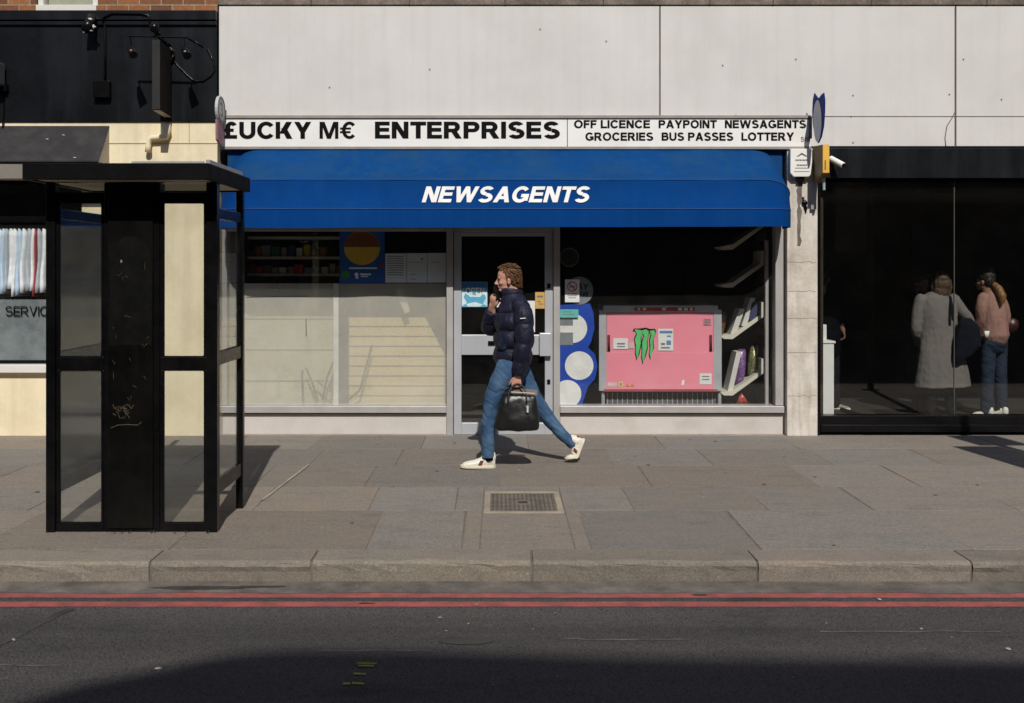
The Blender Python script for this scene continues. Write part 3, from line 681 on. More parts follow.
hA, hB, hC = hoop(R(88)), hoop(R(26)), hoop(R(0))
part('canopy', skin(hA, hB, seed=1), M['awning_top'], t, smooth=True, label='faded upper panel of the blue awning')
part('canopy', skin(hB, hC, seed=2), M['awning'], t, smooth=True)
g = MB(); low = []
for i, p in enumerate(hC):
    low.append(p + Vector((0, .012*noise.noise((p.x*2.2, 0, 5)), -.172 + .006*noise.noise((p.x*1.3, 3, 0)) - .015*((xb-p.x)/(xb-xa)))))
g.add(hC+low, [(i, i+1, len(hC)+i+1, len(hC)+i) for i in range(len(hC)-1)])
part('valance', g, M['awning'], t, smooth=True)
g = MB()
for h in (hB, hC): g.tube([p + (p-Vector((p.x, FAC, PZ))).normalized()*.002 if abs(p.y-FAC) > .03 else p for p in h], .0045, 6)
part('seam', g, mat('seam_blue', (.02, .06, .19), .6), t, smooth=True)
g = MB(); g.box(xa-.01, xb+.003, FAC-.018, FAC+.002, PZ-.03, Z(150.6)); part('backing_board', g, M['awning_top'], t)
def aw_y(z):
    f = (z-hC[30].z)/(hB[30].z-hC[30].z); return hC[30].y + (hB[30].y-hC[30].y)*f - .003 + .010*math.sin(math.pi*max(0, min(1, f)))
D_ = 9.68
part('lettering', text_mesh("NEWSAGENTS", X(422, D_), X(590, D_), Z(202.8, D_), Z(186.2, D_), 0, 1.12, .26, .004, surf=aw_y), M['white_letters'], t)

# ---------------------------------------------------------------- newsagent shop front
GL = FAC + .085                            # glass plane
sf_ = thing('newsagent_shopfront', 'grey framed newsagent shop front with a glazed door between two display windows', 'shopfront', (X(502), FAC, 0))
fr = MB()
def fbar(px0, px1, py0, py1, d0=0.0, d1=.13, m=None): (m or fr).box(X(px0), X(px1), FAC+d0, FAC+d1, Z(py1), Z(py0))
zt = 205
fbar(222, 227, zt, 405.5); fbar(446.5, 453, zt, 435.6, -.01)
fbar(553.5, 560, zt, 435.6, -.01); fbar(775.5, 783.5, zt, 405.5, .0)
fbar(227, 446.5, zt, 231, .01); fbar(453, 553.5, zt, 231.5, .01); fbar(560, 775.5, zt, 226, .01)
part('frame', fr, M['alu'], sf_, bevel=.004)
for a, b in ((222, 446.5), (560, 783.5)):
    g = MB(); fbar(a, b, 405.8, 412.6, -.035, .13, g); s = part('sill', g, M['alu'], sf_, bevel=.005)
    g = MB(); fbar(a+.3, b-.3, 414.2, 434.4, .015, .13, g); part('stall_riser', g, M['riser'], sf_, bevel=.003)
    g = MB(); fbar(a+.4, b-.4, 412.7, 414.1, .03, .12, g); part('shadow_gap', g, M['tar'], sf_)
    g = MB(); fbar(a, b, 434.5, 437.4, -.02, .12, g); part('plinth', g, mat('grubby_plinth', (.40, .34, .29), .85, var=.2, dirt=(.2, .16, .13), dirt_amt=.6), sf_)
g = MB(); g.box(X(227.2), X(446.3), GL, GL+.008, Z(405.7), Z(231.2)); part('window_pane', g, M['glass'], sf_)
g = MB(); g.box(X(560.2), X(775.3), GL, GL+.008, Z(405.7), Z(226.2)); part('window_pane', g, M['glass'], sf_)
g = MB()
g.box(X(768.5), X(771.5), GL+.03, GL+.08, Z(405.5), Z(240)); part('glazing_post', g, M['alu'], sf_)
# door
dr = MB()
def dbar(px0, px1, py0, py1): dr.box(X(px0), X(px1), FAC+.03, FAC+.085, Z(py1), Z(py0))
dbar(453.6, 461.3, 232, 435); dbar(545, 553, 232, 435); dbar(461.3, 545, 335, 355.2); dbar(461.3, 545, 423.3, 435); dbar(461.3, 545, 232, 236)
door = part('door', dr, M['door_alu'], sf_, bevel=.004)
g = MB(); g.box(X(461), X(545.3), FAC+.055, FAC+.063, Z(335.2), Z(235.8)); g.box(X(461), X(545.3), FAC+.055, FAC+.063, Z(423.5), Z(355)); part('door_pane', g, M['glass'], door)
g = MB(); g.box(X(539.5), X(551), FAC-.03, FAC+.0295, Z(356), Z(333)); part('lock_box', g, M['door_alu'], door, bevel=.006)
g = MB(); g.box(X(488), X(496), FAC+.018, FAC+.0295, Z(345.5), Z(341.2)); part('letter_plate', g, M['black'], door)
g = MB()
for py in (286, 382): g.box(X(547.2), X(550.4), FAC+.022, FAC+.0295, Z(py+2.5), Z(py-2.5))
part('lock', g, M['black'], door, bevel=.003)

def flat(name, px0, px1, py0, py1, m, label, cat, D, th=.002, group=None, tilt=0):
    """a sheet stuck to the glass"""
    cx, cz = (X(px0, D)+X(px1, D))/2, (Z(py0, D)+Z(py1, D))/2; hw, hh = (X(px1, D)-X(px0, D))/2, (Z(py0, D)-Z(py1, D))/2
    t = thing(name, label, cat, (cx, D, cz-hh), group)
    ca, sa = math.cos(tilt), math.sin(tilt)
    poly = [(cx+x*ca-z*sa, cz+x*sa+z*ca) for x, z in ((-hw, -hh), (hw, -hh), (hw, hh), (-hw, hh))]
    g = MB(); g.prism(poly, D, th); part('sheet', g, m, t)
    return t
paper = mat('white_paper', (.72, .72, .70), .8, var=.04, bump=.02)
paper_b = mat('bluish_white_paper', (.60, .66, .70), .8, var=.05, bump=.02)
ink = mat('grey_ink', (.16, .17, .19), .8)
def lines(t, rows, D, m=ink, name='print', th=.0008):
    g = MB()
    for (a, b, y, h) in rows: g.box(X(a, D), X(b, D), D-th, D-.0001, Z(y+h, D), Z(y, D))
    return part(name, g, m, t)
DI = GL + .016                              # just inside the big windows
DD = FAC + .048                             # on the street face of the door glass (in front of it by a hair)
t = flat('open_sign', 461.6, 487.6, 281.8, 307, mat('sky_blue_print', (.10, .38, .56), .5, var=.08), 'light blue OPEN sign with white lettering stuck on the glass door', 'sign', DD)
D = DD
g = MB(); g.box(X(462.2, D), X(487, D), D-.001, D-.0002, Z(288, D), Z(282.4, D)); part('band', g, mat('deep_blue_print', (.035, .15, .33), .5), t)
g = MB()
for poly in (((462, 289), (466, 292), (463.5, 297), (467, 303), (462, 306)), ((487, 289), (484, 293), (486, 298), (483, 304), (487, 306)), ((466, 304), (475, 302), (483, 304.5), (480, 306.5), (468, 306.5)), ((466, 292.6), (475, 295.5), (484, 292.5), (480, 297), (470, 297))):
    g.prism([(X(a, D), Z(b, D)) for a, b in poly], D-.0011, .0009)
part('ice_shapes', g, mat('pale_print', (.62, .74, .80), .5), t)
part('lettering', text_mesh("OPEN", X(465.5, D), X(484.5, D), Z(294.8, D), Z(287.6, D), D-.0014, .95, .0, .0006), M['white_letters'], t)
t = flat('yellow_notice', 535.2, 544.8, 292, 308.6, mat('yellow_card', (.58, .36, .10), .7), 'small yellow notice card on the door glass beside the lock side', 'notice', DD)
lines(t, [(537, 543, 295.5, 2), (537.5, 540.5, 301, 1.2), (539, 543, 303.5, 1)], DD)
t = flat('white_poster', 496.8, 535, 300.8, 332, paper, 'plain white poster on the door glass behind the walking man', 'poster', DD)
lines(t, [(500, 530, 305, 1.2), (500, 525, 309, 1), (500, 530, 313, 1), (500, 520, 317, 1)], DD)
# papers and poster on the first window (upper strip)
t = flat('smiley_ball_poster', 339.5, 384.6, 231.5, 283, mat('blue_poster', (.022, .10, .34), .5, var=.08), 'dark blue poster with a big yellow ball in the upper window', 'poster', GL-.004)
D = GL-.004
def disc(m, cx, cy, r, D, th, k=28, ry=None, cut=None):
    pts = [(cx+r*math.cos(2*math.pi*i/k), cy+(ry or r)*math.sin(2*math.pi*i/k)) for i in range(k)]
    if cut: pts = [(max(cut, a), b) for a, b in pts]
    m.prism([(X(a, D), Z(b, D)) for a, b in pts], D-th, th)
g = MB(); disc(g, 362, 248, 18, D, .001, ry=17); part('ball', g, mat('yellow_print', (.62, .42, .06), .5), t)
g = MB(); pts = [(362+18*math.cos(a), 248-17*math.sin(a)) for a in [.02+k*.0775*math.pi*.415*10/4.2 for k in range(13)] if a < 3.14]
pts = [(362+17.6*math.cos(math.pi*k/16), 247-15.5*math.sin(math.pi*k/16)) for k in range(17)]
g.prism([(X(a, D), Z(b, D)) for a, b in pts], D-.002, .0009); part('top_band', g, mat('dark_red_print', (.20, .075, .035), .5), t)  # dark red printed top of the ball
lines(t, [(349, 377, 267.5, 1.4), (360, 371, 273.5, 1.6), (361, 368, 276, 1)], D, M['white_letters'])
g = MB(); disc(g, 345.5, 274.5, 4.2, D, .0012); part('leaf_mark', g, mat('green_print', (.04, .25, .05), .5), t)
g = MB(); disc(g, 356.5, 274.5, 2, D, .0012); disc(g, 357, 277.5, 1.4, D, .0014); part('hand_mark', g, M['white_letters'], t)
g = MB(); disc(g, 381.6, 265.5, 1.8, D, .0012); part('dot_mark', g, mat('red_print', (.35, .03, .04), .5), t)
for i, (a, b, lab) in enumerate(((385.2, 406.6, 'closely printed white notice next to the blue ball poster'), (407, 427, 'white notice with a small boxed table, between two other notices'), (427.4, 445.8, 'nearly blank white notice beside the window frame and door'))):
    t = flat('paper_notice', a, b, 253.4-.2*i, 282.6, paper_b, lab, 'notice', GL-.004, group='paper notices in the window')
    D = GL-.004
    rr = [(a+2, b-3, 256+k*2.3, .7) for k in range(9)] if i == 0 else ([(a+3, a+9, 274, .5), (a+3, a+9, 279, .5), (a+14, a+16, 258, 2.2), (a+3, b-4, 262, .4)] if i == 1 else [(a+4, b-6, 262, .4)])
    lines(t, rr, D)
# frosted film inside the first window
g = MB(); D = GL+.012
g.box(X(227.5, D), X(446, D), D, D+.001, Z(405.6, D), Z(283.4, D))
film = solo('window_film', g, M['film'], 'dirty frosted film covering the lower part of the first window', 'window film')
g = MB(); D = GL+.0105
g.tube([at(*p, D) for p in ((246, 297.2), (275, 296.6), (308, 296.2))], .004, 5); g.tube([at(*p, D) for p in ((306, 319), (306.3, 336))], .004, 5)
part('tear', g, M['thin_letters'], film).matrix_parent_inverse = Matrix.Translation(-film.location)
g = MB(); g.box(X(333.5, D), X(338.5, D), D+.0, D+.001, Z(405, D), Z(283.6, D)); part('overlap', g, mat('film_overlap', (.66, .65, .60), .7), film).matrix_parent_inverse = Matrix.Translation(-film.location)
# boards and rack behind the film
cream_pl = mat('cream_plastic_slats', (.88, .74, .46), .6, var=.06, dirt=(.72, .46, .16), dirt_amt=.5, dirt_scale=2.5)
D = FAC + .30
def slats(name, outline_top, px0, px1, y0, y1, step, m, label, D, th, cut=None):
    t = thing(name, label, 'panel', (X((px0+px1)/2, D), D, Z(y1, D)))
    g = MB(); y = y0
    while y < y1-1:
        e = min(y+step-1.5, y1)
        def lim(yy): return px1 if not cut else min(px1, cut(yy))
        g.prism([(X(px0, D), Z(y, D)), (X(lim(y), D), Z(y, D)), (X(lim(e), D), Z(e, D)), (X(px0, D), Z(e, D))], D, th); y += step
    part('slat', g, m, t)
    g = MB(); g.prism([(X(px0+.5, D), Z(y0+.5, D)), (X((cut(y0) if cut else px1)-.6, D), Z(y0+.5, D)), (X((min(px1, cut(y1)) if cut else px1)-.6, D), Z(y1, D)), (X(px0+.5, D), Z(y1, D))], D+th*.6, .006)
    part('backing', g, mat(name+'_backing', (.20, .15, .08), .8), t)
slats('slatted_screen', None, 349, 449, 317.5, 406, 9.9, cream_pl, 'cream slatted screen with a corner cut along a shadow edge behind the frosted film', D, .02, cut=lambda y: 425+(y-317)*.52)  # corner cut slantwise to imitate the edge of a cast shadow
slats('display_board', None, 236, 337, 289, 406, 31, mat('pale_board', (.66, .65, .54), .7, var=.06, dirt=(.45, .42, .33), dirt_amt=.4), 'pale wide panelled display board behind the frosted film near the kiosk', D+.01, .02)
g = MB(); D = FAC + .17
for pts in (((303, 402), (302, 372), (306, 368), (312, 382), (318, 402)), ((322, 402), (327, 378), (334, 360), (337, 372), (343, 402)), ((316, 380), (330, 392), (336, 360)), ((345, 403), (360, 390), (372, 345))):
    g.tube([at(*p, D) for p in pts], .011, 6)
solo('wire_rack', g, M['black'], 'bent wire rack seen dimly through the frosted film', 'rack', smooth=True)
g = MB(); D = FAC + .16; pts = [(396, 290), (402, 288), (407, 300), (410, 311), (405, 314), (400, 302)]
g.prism([(X(a, D), Z(b, D)) for a, b in pts], D, .01); solo('folded_paper', g, paper, 'crumpled white paper hanging behind the frosted film above the slats', 'paper')
# shelf of packets seen through the clear strip
D = FAC + .55
t = thing('wall_shelf', 'grey metal shelving with small packets in the upper window', 'shelf', (X(290, D), D, Z(284, D)))
for py in (236.5, 256.5, 273.5):
    g = MB(); g.box(X(232, D), X(346, D), D, D+.3, Z(py+2.6, D), Z(py, D)); part('board', g, mat('shelf_metal', (.52, .50, .45), .5), t)
g = MB(); g.box(X(231, D), X(347, D), D+.3, D+.33, Z(290, D), Z(228, D)); part('back_panel', g, M['dark_room'], t)
rnd = random.Random(21)
cols = {'red': (.50, .04, .04), 'white': (.6, .6, .58), 'teal': (.08, .36, .40), 'brown': (.22, .10, .05), 'grey': (.28, .28, .30), 'dark blue': (.03, .06, .2), 'yellow': (.5, .38, .05), 'dark green': (.03, .14, .05)}
pk = {k: mat('packet_'+k.replace(' ', '_'), v, .5, var=.15) for k, v in cols.items()}
for row, py, seq in (('lower', 273.5, ['brown', 'red', 'brown', 'grey', 'white', 'grey', 'red', 'grey', 'teal', 'white', 'grey', 'brown']), ('middle', 256.5, ['dark blue', 'brown', 'grey', 'dark green', 'grey', 'dark blue', 'white', 'yellow', 'dark green', 'brown'])):
    x = 247; prev = 'the shelf end'
    for i, c in enumerate(seq):
        wd = rnd.uniform(5, 8.5); h = rnd.uniform(6, 10.5) if row == 'lower' else rnd.uniform(7, 12)
        g = MB(); a, b = X(x, D), X(x+wd, D); z = Z(py, D)+.001; hh = h/95
        g.box(a, b, D+.03, D+.12, z, z+hh)
        solo('packet', g, pk[c], f'{c} packet on the {row} window shelf, after {prev}', 'packet', group='packets on the window shelves', bevel=.004)
        prev = f'a {c} one' if i == 0 else f'{c} and {seq[i-1]} ones'
        x += wd + rnd.uniform(.3, 2.2)
# second window: stickers
D = DI
t = thing('dot_banner', 'blue window banner with a column of big white dots by the door', 'banner', (X(577, D), D, Z(405, D)))
g = MB(); D2 = D + .004
import itertools
pl = [(556, 305), (590, 303.5), (593.5, 313), (594.5, 328), (591, 342), (588, 347.5), (595, 354), (597.5, 366), (595, 379), (588, 386.5), (586, 393), (583.5, 400), (582, 405), (556, 405)]
g.prism([(X(a, D2), Z(b, D2)) for a, b in pl], D2, .0015); part('backing', g, mat('royal_blue_vinyl', (.012, .06, .40), .45), t)
for cx, cy, r in ((572.6, 328.3, 14.6), (579.2, 365.6, 14.3), (567.5, 393.8, 13.8)):
    g = MB(); disc(g, cx, cy, r, D2, .001, 36); part('dot', g, mat('white_vinyl', (.74, .74, .72), .5), t)
g = MB(); D = D2-.0012
for a, b, y0, y1 in ((559, 573, 319.5, 325.6), (559, 573, 332.5, 345)): g.box(X(a, D), X(b, D), D-.001, D, Z(y1, D), Z(y0, D))
part('grey_block', g, mat('grey_vinyl', (.20, .22, .24), .5), t)
D = DI
t = thing('pay_sticker', 'round grey sticker with dark lettering above the blue dot banner', 'sticker', (X(579, D), D, Z(304, D)))
g = MB(); disc(g, 579.3, 290.6, 14, D, .001, 36); part('disc', g, mat('grey_sticker', (.22, .24, .27), .5), t)
part('lettering', text_mesh("PAY", X(572.5, D), X(588.2, D), Z(289.6, D), Z(283.6, D), D-.0012, .95, 0, .0006), M['black_letters'], t)
part('lettering', text_mesh("NOW", X(572.5, D), X(588.6, D), Z(297, D), Z(291, D), D-.0012, .95, 0, .0006), M['black_letters'], t)
D = GL-.004
t = flat('no_smoking_notice', 565, 579.4, 279.4, 302.2, paper, 'white no smoking notice over the round grey sticker', 'notice', D)
g = MB(); ring = [(572.2+4.6*math.cos(k*math.pi/12), 286.6+4.6*math.sin(k*math.pi/12)) for k in range(25)]
g.tube([at(a, b, D-.0012) for a, b in ring], .0055, 6); g.tube([at(569.2, 283.4, D-.0012), at(575.2, 289.8, D-.0012)], .0055, 6)
part('ring', g, mat('red_ring', (.55, .10, .09), .5), t)
g = MB(); g.box(X(569.4, D), X(575, D), D-.0008, D-.0001, Z(287.4, D), Z(286, D)); part('cigarette', g, ink, t)
lines(t, [(567.5, 577, 293.4, .8), (567.5, 577, 295.4, .7), (568.5, 576, 297.4, .7)], D)
t = flat('teal_label', 560.2, 578.4, 309.4, 317.6, mat('teal_card', (.10, .42, .38), .6), 'small teal label stuck over the uppermost white dot', 'label', D)
lines(t, [(563, 572, 311.5, .8), (563, 575, 314, .7)], D)
t = thing('window_vent', 'round dark fan vent set high in the display window glass', 'vent', (X(569, D), D, Z(267, D)))
g = MB(); ring = [(569.3+9*math.cos(k*math.pi/14), 257.2+9*math.sin(k*math.pi/14)) for k in range(29)]
g.tube([at(a, b, D) for a, b in ring], .008, 6); part('ring', g, mat('vent_grey', (.10, .10, .10), .5), t, smooth=True)
g = MB(); disc(g, 569.3, 257.2, 8.6, D, .001); disc(g, 569.3, 257.2, 2.4, D, .012)
for k in range(10):
    a = k*math.pi/5; g.tube([at(569.3+2*math.cos(a), 257.2+2*math.sin(a), D-.004), at(569.3+8.4*math.cos(a+.5), 257.2+8.4*math.sin(a+.5), D-.004)], .004, 4)
part('blades', g, mat('vent_dark', (.035, .035, .035), .4), t)
# pink panelled chiller
D = FAC + .30
ch = thing('chiller_cabinet', 'pink backed chiller cabinet with green claw marks standing in the display window', 'chiller', (X(660, D), D+.3, .05))
steel = mat('grey_steel', (.50, .52, .55), .4, metal=.3, var=.08)
g = MB()
g.pbox(599, 606.5, 309.8, 391, D, .62); g.pbox(713.5, 721.8, 309.8, 391, D, .62); g.pbox(603, 718, 305.6, 312.4, D-.012, .60)
part('frame', g, steel, ch, bevel=.004)
g = MB(); g.pbox(606.7, 713.3, 312.6, 352, D+.006, .03); g.pbox(604, 717.6, 352.05, 390, D+.002, .03); 
pink = mat('pink_panel', (.84, .27, .35), .45, var=.05, scale=2, dirt=(.86, .42, .46), dirt_amt=.35, dirt_scale=2.5, bump=.02)
part('back_panel', g, pink, ch, bevel=.002)
g = MB(); g.pbox(604, 717.5, 389.2, 391.6, D-.004, .03); part('bottom_trim', g, mat('red_brown_trim', (.35, .07, .08), .5), ch)
g = MB(); g.pbox(634.5, 695, 307.4, 311, D-.018, .006); rs = part('price_strip', g, mat('red_strip', (.50, .03, .03), .5), ch)
g = MB()
for a, b in ((638, 640), (643, 646), (662, 666), (678, 682), (684, 688), (690, 692.5)): g.pbox(a, b, 307.8, 310.4, D-.0195, .0014)
part('tag', g, M['sign_white'], rs)
g = MB()
for a in (603, 719.5): g.cyl(at(a, 391.3, D+.05), (X(a, D+.05), D+.05, .05), .02, n=10)
for a in (603, 719.5): g.cyl(at(a, 391.3, D+.55), (X(a, D+.55), D+.55, .05), .02, n=10)
part('legs', g, steel, ch)
g = MB(); g.pbox(606, 717, 392.5, 404.5, D+.1, .01); part('kick_grille', g, mat('wire_grey', (.13, .13, .14), .5, var=.4, fine=150), ch)
g = MB()
for i in range(22): g.pbox(607+i*5, 607.9+i*5, 392.5, 404.5, D+.09, .008)
part('grille_wire', g, steel, ch)
for a in (608.8, 710.8):
    g = MB(); g.pbox(a-1.3, a+1.3, 335, 351, D-.006, .01); h = part('handle_slot', g, mat('slot_red', (.20, .02, .03), .5), ch)
    g = MB(); g.prism([(X(a-1.4, D), Z(351, D)), (X(a+1.5, D), Z(351, D)), (X(a+.3, D), Z(341, D))], D-.010, .003); part('grip', g, M['black'], h)
def claw(k, grow):
    cs = [((634.5, 329.8), (635.5, 329.3), (641, 330), (642.6, 333.5), (640.6, 338), (640.8, 343), (639.6, 349), (638.8, 353), (637.2, 359.6), (635.6, 352), (636, 346), (634.8, 339), (637, 334)),
          ((641.6, 330.5), (646, 329.2), (648.8, 331.3), (648.4, 336), (646.8, 341), (647.2, 347), (645.2, 355), (643.2, 363.4), (641.8, 356), (642.4, 349), (642, 343), (644, 336)),
          ((649.4, 331), (654, 330), (655.4, 332.6), (654, 337), (652.6, 341), (653.2, 347), (651.8, 354), (650.8, 359.2), (649.4, 353), (650.4, 347), (649.8, 340), (651.4, 335))]
    c = cs[k]; mx = sum(p[0] for p in c)/len(c); my = sum(p[1] for p in c)/len(c)
    return [(a+(grow if a > mx else -grow)*.8, b+(grow if b > my else -grow)*.9) for a, b in c]
lg = MB(); bk = MB()
for k in range(3):
    bk.prism([(X(a, D), Z(b, D)) for a, b in claw(k, .95)], D-.0022-k*.0002, .002); lg.prism([(X(a, D), Z(b, D)) for a, b in claw(k, 0)], D-.0036, .0008)
bk.prism([(X(a, D), Z(b, D)) for a, b in ((632.6, 331), (634, 328.6), (640, 328.4), (646, 327.6), (650, 329), (655, 328.8), (656, 331.2), (650, 331.2), (642, 331))], D-.0030, .001)
part('claw_outline', bk, M['black_letters'], ch); part('claw_mark', lg, mat('bright_green', (.11, .55, .17), .5), ch)
def sticker(a, b, y0, y1, m, rows=()):
    g = MB(); g.pbox(a, b, y0, y1, D-.002, .002); p = part('sticker', g, m, ch)
    g = MB()
    for (c, d, e, f, mm) in rows:
        g = MB(); g.pbox(c, d, e, f, D-.0032, .001); part('print', g, mm, p)
pb = mat('sticker_blue', (.10, .22, .42), .5)
sticker(613.2, 628, 338.3, 349, paper, [(617, 625, 343, 344.5, ink), (617, 625, 346, 347, ink)])
sticker(628.4, 634, 342.3, 348.5, mat('pinkish_paper', (.62, .45, .46), .7))
sticker(658.2, 673.2, 328.8, 350.6, paper, [(659.6, 672.4, 330.8, 333.4, pb), (666.4, 671, 340.5, 345, pb), (667, 671, 335.4, 337, pb), (661, 665, 343, 345, ink), (661, 670, 347, 348.5, ink)])
sticker(703.6, 711, 318.6, 325, mat('faded_pink_print', (.55, .25, .28), .6), [(704.4, 710, 319.4, 320.4, ink), (704.4, 710, 321.6, 322.6, ink), (704.4, 708, 323.6, 324.4, ink)])
sticker(699.6, 711.6, 373.4, 384.4, paper, [(702, 709.5, 376, 377, ink), (702, 709.5, 379, 380, ink)])
sticker(607.6, 617, 382.4, 386.6, mat('pale_pink_paper', (.66, .5, .5), .7)); sticker(618.6, 623, 381.6, 386.8, mat('cream_sticker', (.66, .58, .36), .6), [(619.8, 622, 383, 385.6, mat('orange_mark', (.5, .25, .05), .6))])
g = MB(); g.prism([(X(625.4, D), Z(386.6, D)), (X(629.4, D), Z(386.6, D)), (X(627.4, D), Z(383, D))], D-.002, .0015); g.prism([(X(630.4, D), Z(386.4, D)), (X(634, D), Z(386.4, D)), (X(632.2, D), Z(383.2, D))], D-.002, .0015)
part('warning_mark', g, mat('orange_sticker', (.55, .25, .04), .6), ch)
g = MB(); g.prism([(X(a, D), Z(b, D)) for a, b in ((681.4, 385.4), (682, 380.4), (684.4, 379.6), (684, 384.6))], D-.001, .001); part('scuff', g, M['sign_white'], ch)
# sloping magazine racks on the side wall of the display
D = FAC + .32
rk = thing('magazine_rack', 'cream rack of sloping shelves down the window side wall', 'rack', (X(748, D), D, Z(400, D)))
cr_ = mat('cream_metal', (.62, .60, .50), .5, var=.05)
for i, dy in enumerate((0, -56.5, -108, -146)):
    o = [(720.5, 392.8), (724, 395.4), (732.6, 395.6), (763.8, 373), (763.8, 358.6), (761.6, 358.6), (760.8, 371), (733, 390.5), (726, 391.6)]
    g = MB(); g.prism([(X(a, D), Z(b+dy, D)) for a, b in o], D, .34); part('shelf', g, cr_, rk)
g = MB(); g.pbox(764.2, 767, 228, 405, D+.02, .34); part('side_panel', g, mat('dark_slat', (.06, .06, .06), .6), rk)
g = MB()
for k in range(17): g.pbox(762.6, 764.1, 232+k*10.5, 233.2+k*10.5, D+.01, .34)
part('slot', g, M['black'], rk)
mg = [(728, 352, 733, 392, 'white', 'white magazine leaning in the lowest rack shelf'), (738, 350, 747, 386, 'purple', 'purple snack bag standing in the lowest rack shelf'), (751, 347, 759, 377, 'olive', 'olive snack bag at the wall end of the lowest rack shelf'),
      (731, 309, 736.5, 334, 'white', 'white magazine leaning in the second rack shelf'), (742, 298, 747, 326, 'white', 'tall white magazine near the wall end of the second rack shelf'), (721, 312, 727, 335, 'brown', 'brown paper bag at the open end of the second rack shelf'), (749, 302, 756, 320, 'navy', 'dark blue booklet at the wall end of the second rack shelf')]
mc = {'white': (.62, .60, .56), 'purple': (.22, .12, .30), 'olive': (.20, .20, .10), 'brown': (.22, .10, .06), 'navy': (.04, .05, .12)}
for a, y0, b, y1, c, lab in mg:
    sl_ = 9 if c == 'white' else 3.5
    def pt(px, py): return (X(px, D), Z(py, D))
    if c in ('purple', 'olive', 'brown'):
        h = MB(); n = 10; rings = []
        for k in range(n+1):
            f = k/n; w0 = (b-a)/2*(.72+.5*math.sin(math.pi*f)**.6); cx = (a+b)/2+sl_*(f-.3); py = y1+(y0-y1)*f; dp = .012+.05*math.sin(math.pi*min(1, f*1.02))**.7
            rings.append([Vector((X(cx, D)+w0*D/FPX*math.cos(q)*(1+.1*noise.noise((q, f*6, a))), D+.13+dp*math.sin(q)*(1+.2*noise.noise((q*2, f*7, a))), Z(py, D))) for q in [2*math.pi*j/12 for j in range(12)]])
        h.ring_tube(rings); solo('snack_bag', h, mat('foil_'+c, mc[c], .3, var=.6, scale=30, metal=.3, bump=.4, bump_scale=30), lab, 'snack bag', group='stock in the sloping rack', smooth=True)
    else:
        h = MB(); h.prism([pt(a, y1), pt(b, y1), pt(b+sl_, y0), pt(a+sl_, y0)], D+.02, .22); solo('magazine', h, mat('mag_'+c+str(int(a)), mc[c], .5, var=.08), lab, 'magazine', group='stock in the sloping rack')
h = MB(); h.tube([at(738, 405, D+.1), at(742, 398, D+.1), at(746, 404, D+.1)], [.03, .06, .03], 10); solo('red_snack_bag', h, mat('foil_red', (.45, .08, .05), .3, var=.5, scale=30), 'red foil bag on the display floor below the rack', 'snack bag', smooth=True)

# ---------------------------------------------------------------- signs and boxes on the pillar
D = FAC - .06
t = thing('alarm_box', 'white alarm box with a roof emblem at the pillar top', 'alarm box', (X(800, D), D, Z(178, D)))
g = MB(); g.prism([(X(a, D), Z(b, D)) for a, b in ((788.4, 149.6), (809.8, 149.6), (810.2, 173.6), (806.6, 177.4), (791.6, 177.4), (788.2, 173.6))], D-.075, .074)
part('cover', g, M['sign_white'], t, bevel=.006)
g = MB(); g.prism([(X(a, D), Z(b, D)) for a, b in ((794, 157.5), (797, 155.5), (799.5, 153.6), (802, 155), (805.5, 157.5), (803, 157.2), (799.5, 155.4), (796.5, 157.2))], D-.0768, .0015)
part('emblem', g, M['thin_letters'], t)
g = MB(); zz = D-.0762
for a, b, y, h in ((793.2, 806, 160.2, 1.5), (794.6, 804.6, 165.2, 1.5), (792.8, 806.4, 168.5, .6), (792, 807, 172, .5)):
    x = a
    while x < b: g.box(X(x, D), X(min(b, x+1.1), D), zz-.0006, zz, Z(y+h, D), Z(y, D)); x += 1.5 if h > 1 else 1.1
part('print', g, M['thin_letters'], t)
g = MB(); g.box(X(796, D), X(803, D), D-.05, D-.002, Z(182, D), Z(177.6, D)); part('gland', g, M['black'], t)
def yzplate(poly_px, px, m_th, plane_x=None):
    return None
xs_ = X(817.5, 9.95)
t = thing('projecting_sign', 'dark blue fish tailed projecting sign with a grey oval above the pillar', 'sign', (xs_, 10.0, Z(143, 9.95)))
def yz(px, py):                              # a point on the plane x = xs_ that shows at this pixel
    y = xs_*FPX/(px-VX); return (y, Z(py, y))
top = [(813.4, 126), (812.6, 112), (813.2, 100), (814.6, 93), (816.2, 95.4), (818.8, 98.6), (821.4, 95), (824, 92.6), (825, 100), (824.8, 112), (823.8, 126), (821.6, 137), (818.6, 143.4), (816, 139.6)]
g = MB(); g.prism([yz(*p) for p in top], xs_-.006, .012, 'yz'); part('board', g, mat('navy_sign', (.010, .030, .20), .6, spec=.08), t, bevel=.004)
g = MB(); g.prism([yz(818.2+4.1*math.cos(k*.2618), 121+21*math.sin(k*.2618)) for k in range(24)], xs_-.0085, .002, 'yz'); part('oval', g, mat('grey_oval', (.62, .62, .64), .6, spec=.1), t)
g = MB(); g.box(X(806.6), xs_+.0, FAC-.13, FAC-.031, Z(140), Z(118.5)); part('bracket', g, mat('navy_bracket', (.012, .015, .05), .5), t, bevel=.004)
t = thing('lit_sign_box', 'yellow projecting sign box with a pointed base beside the white alarm box', 'sign', (X(818, 10.0), 10.0, Z(183, 10)))
xs2 = X(825.0, 9.8)-.0
def yz2(px, py): y = xs2*FPX/(px-VX); return (y, Z(py, y))
xs_o = xs_
xs2 = X(822.4, 9.85)
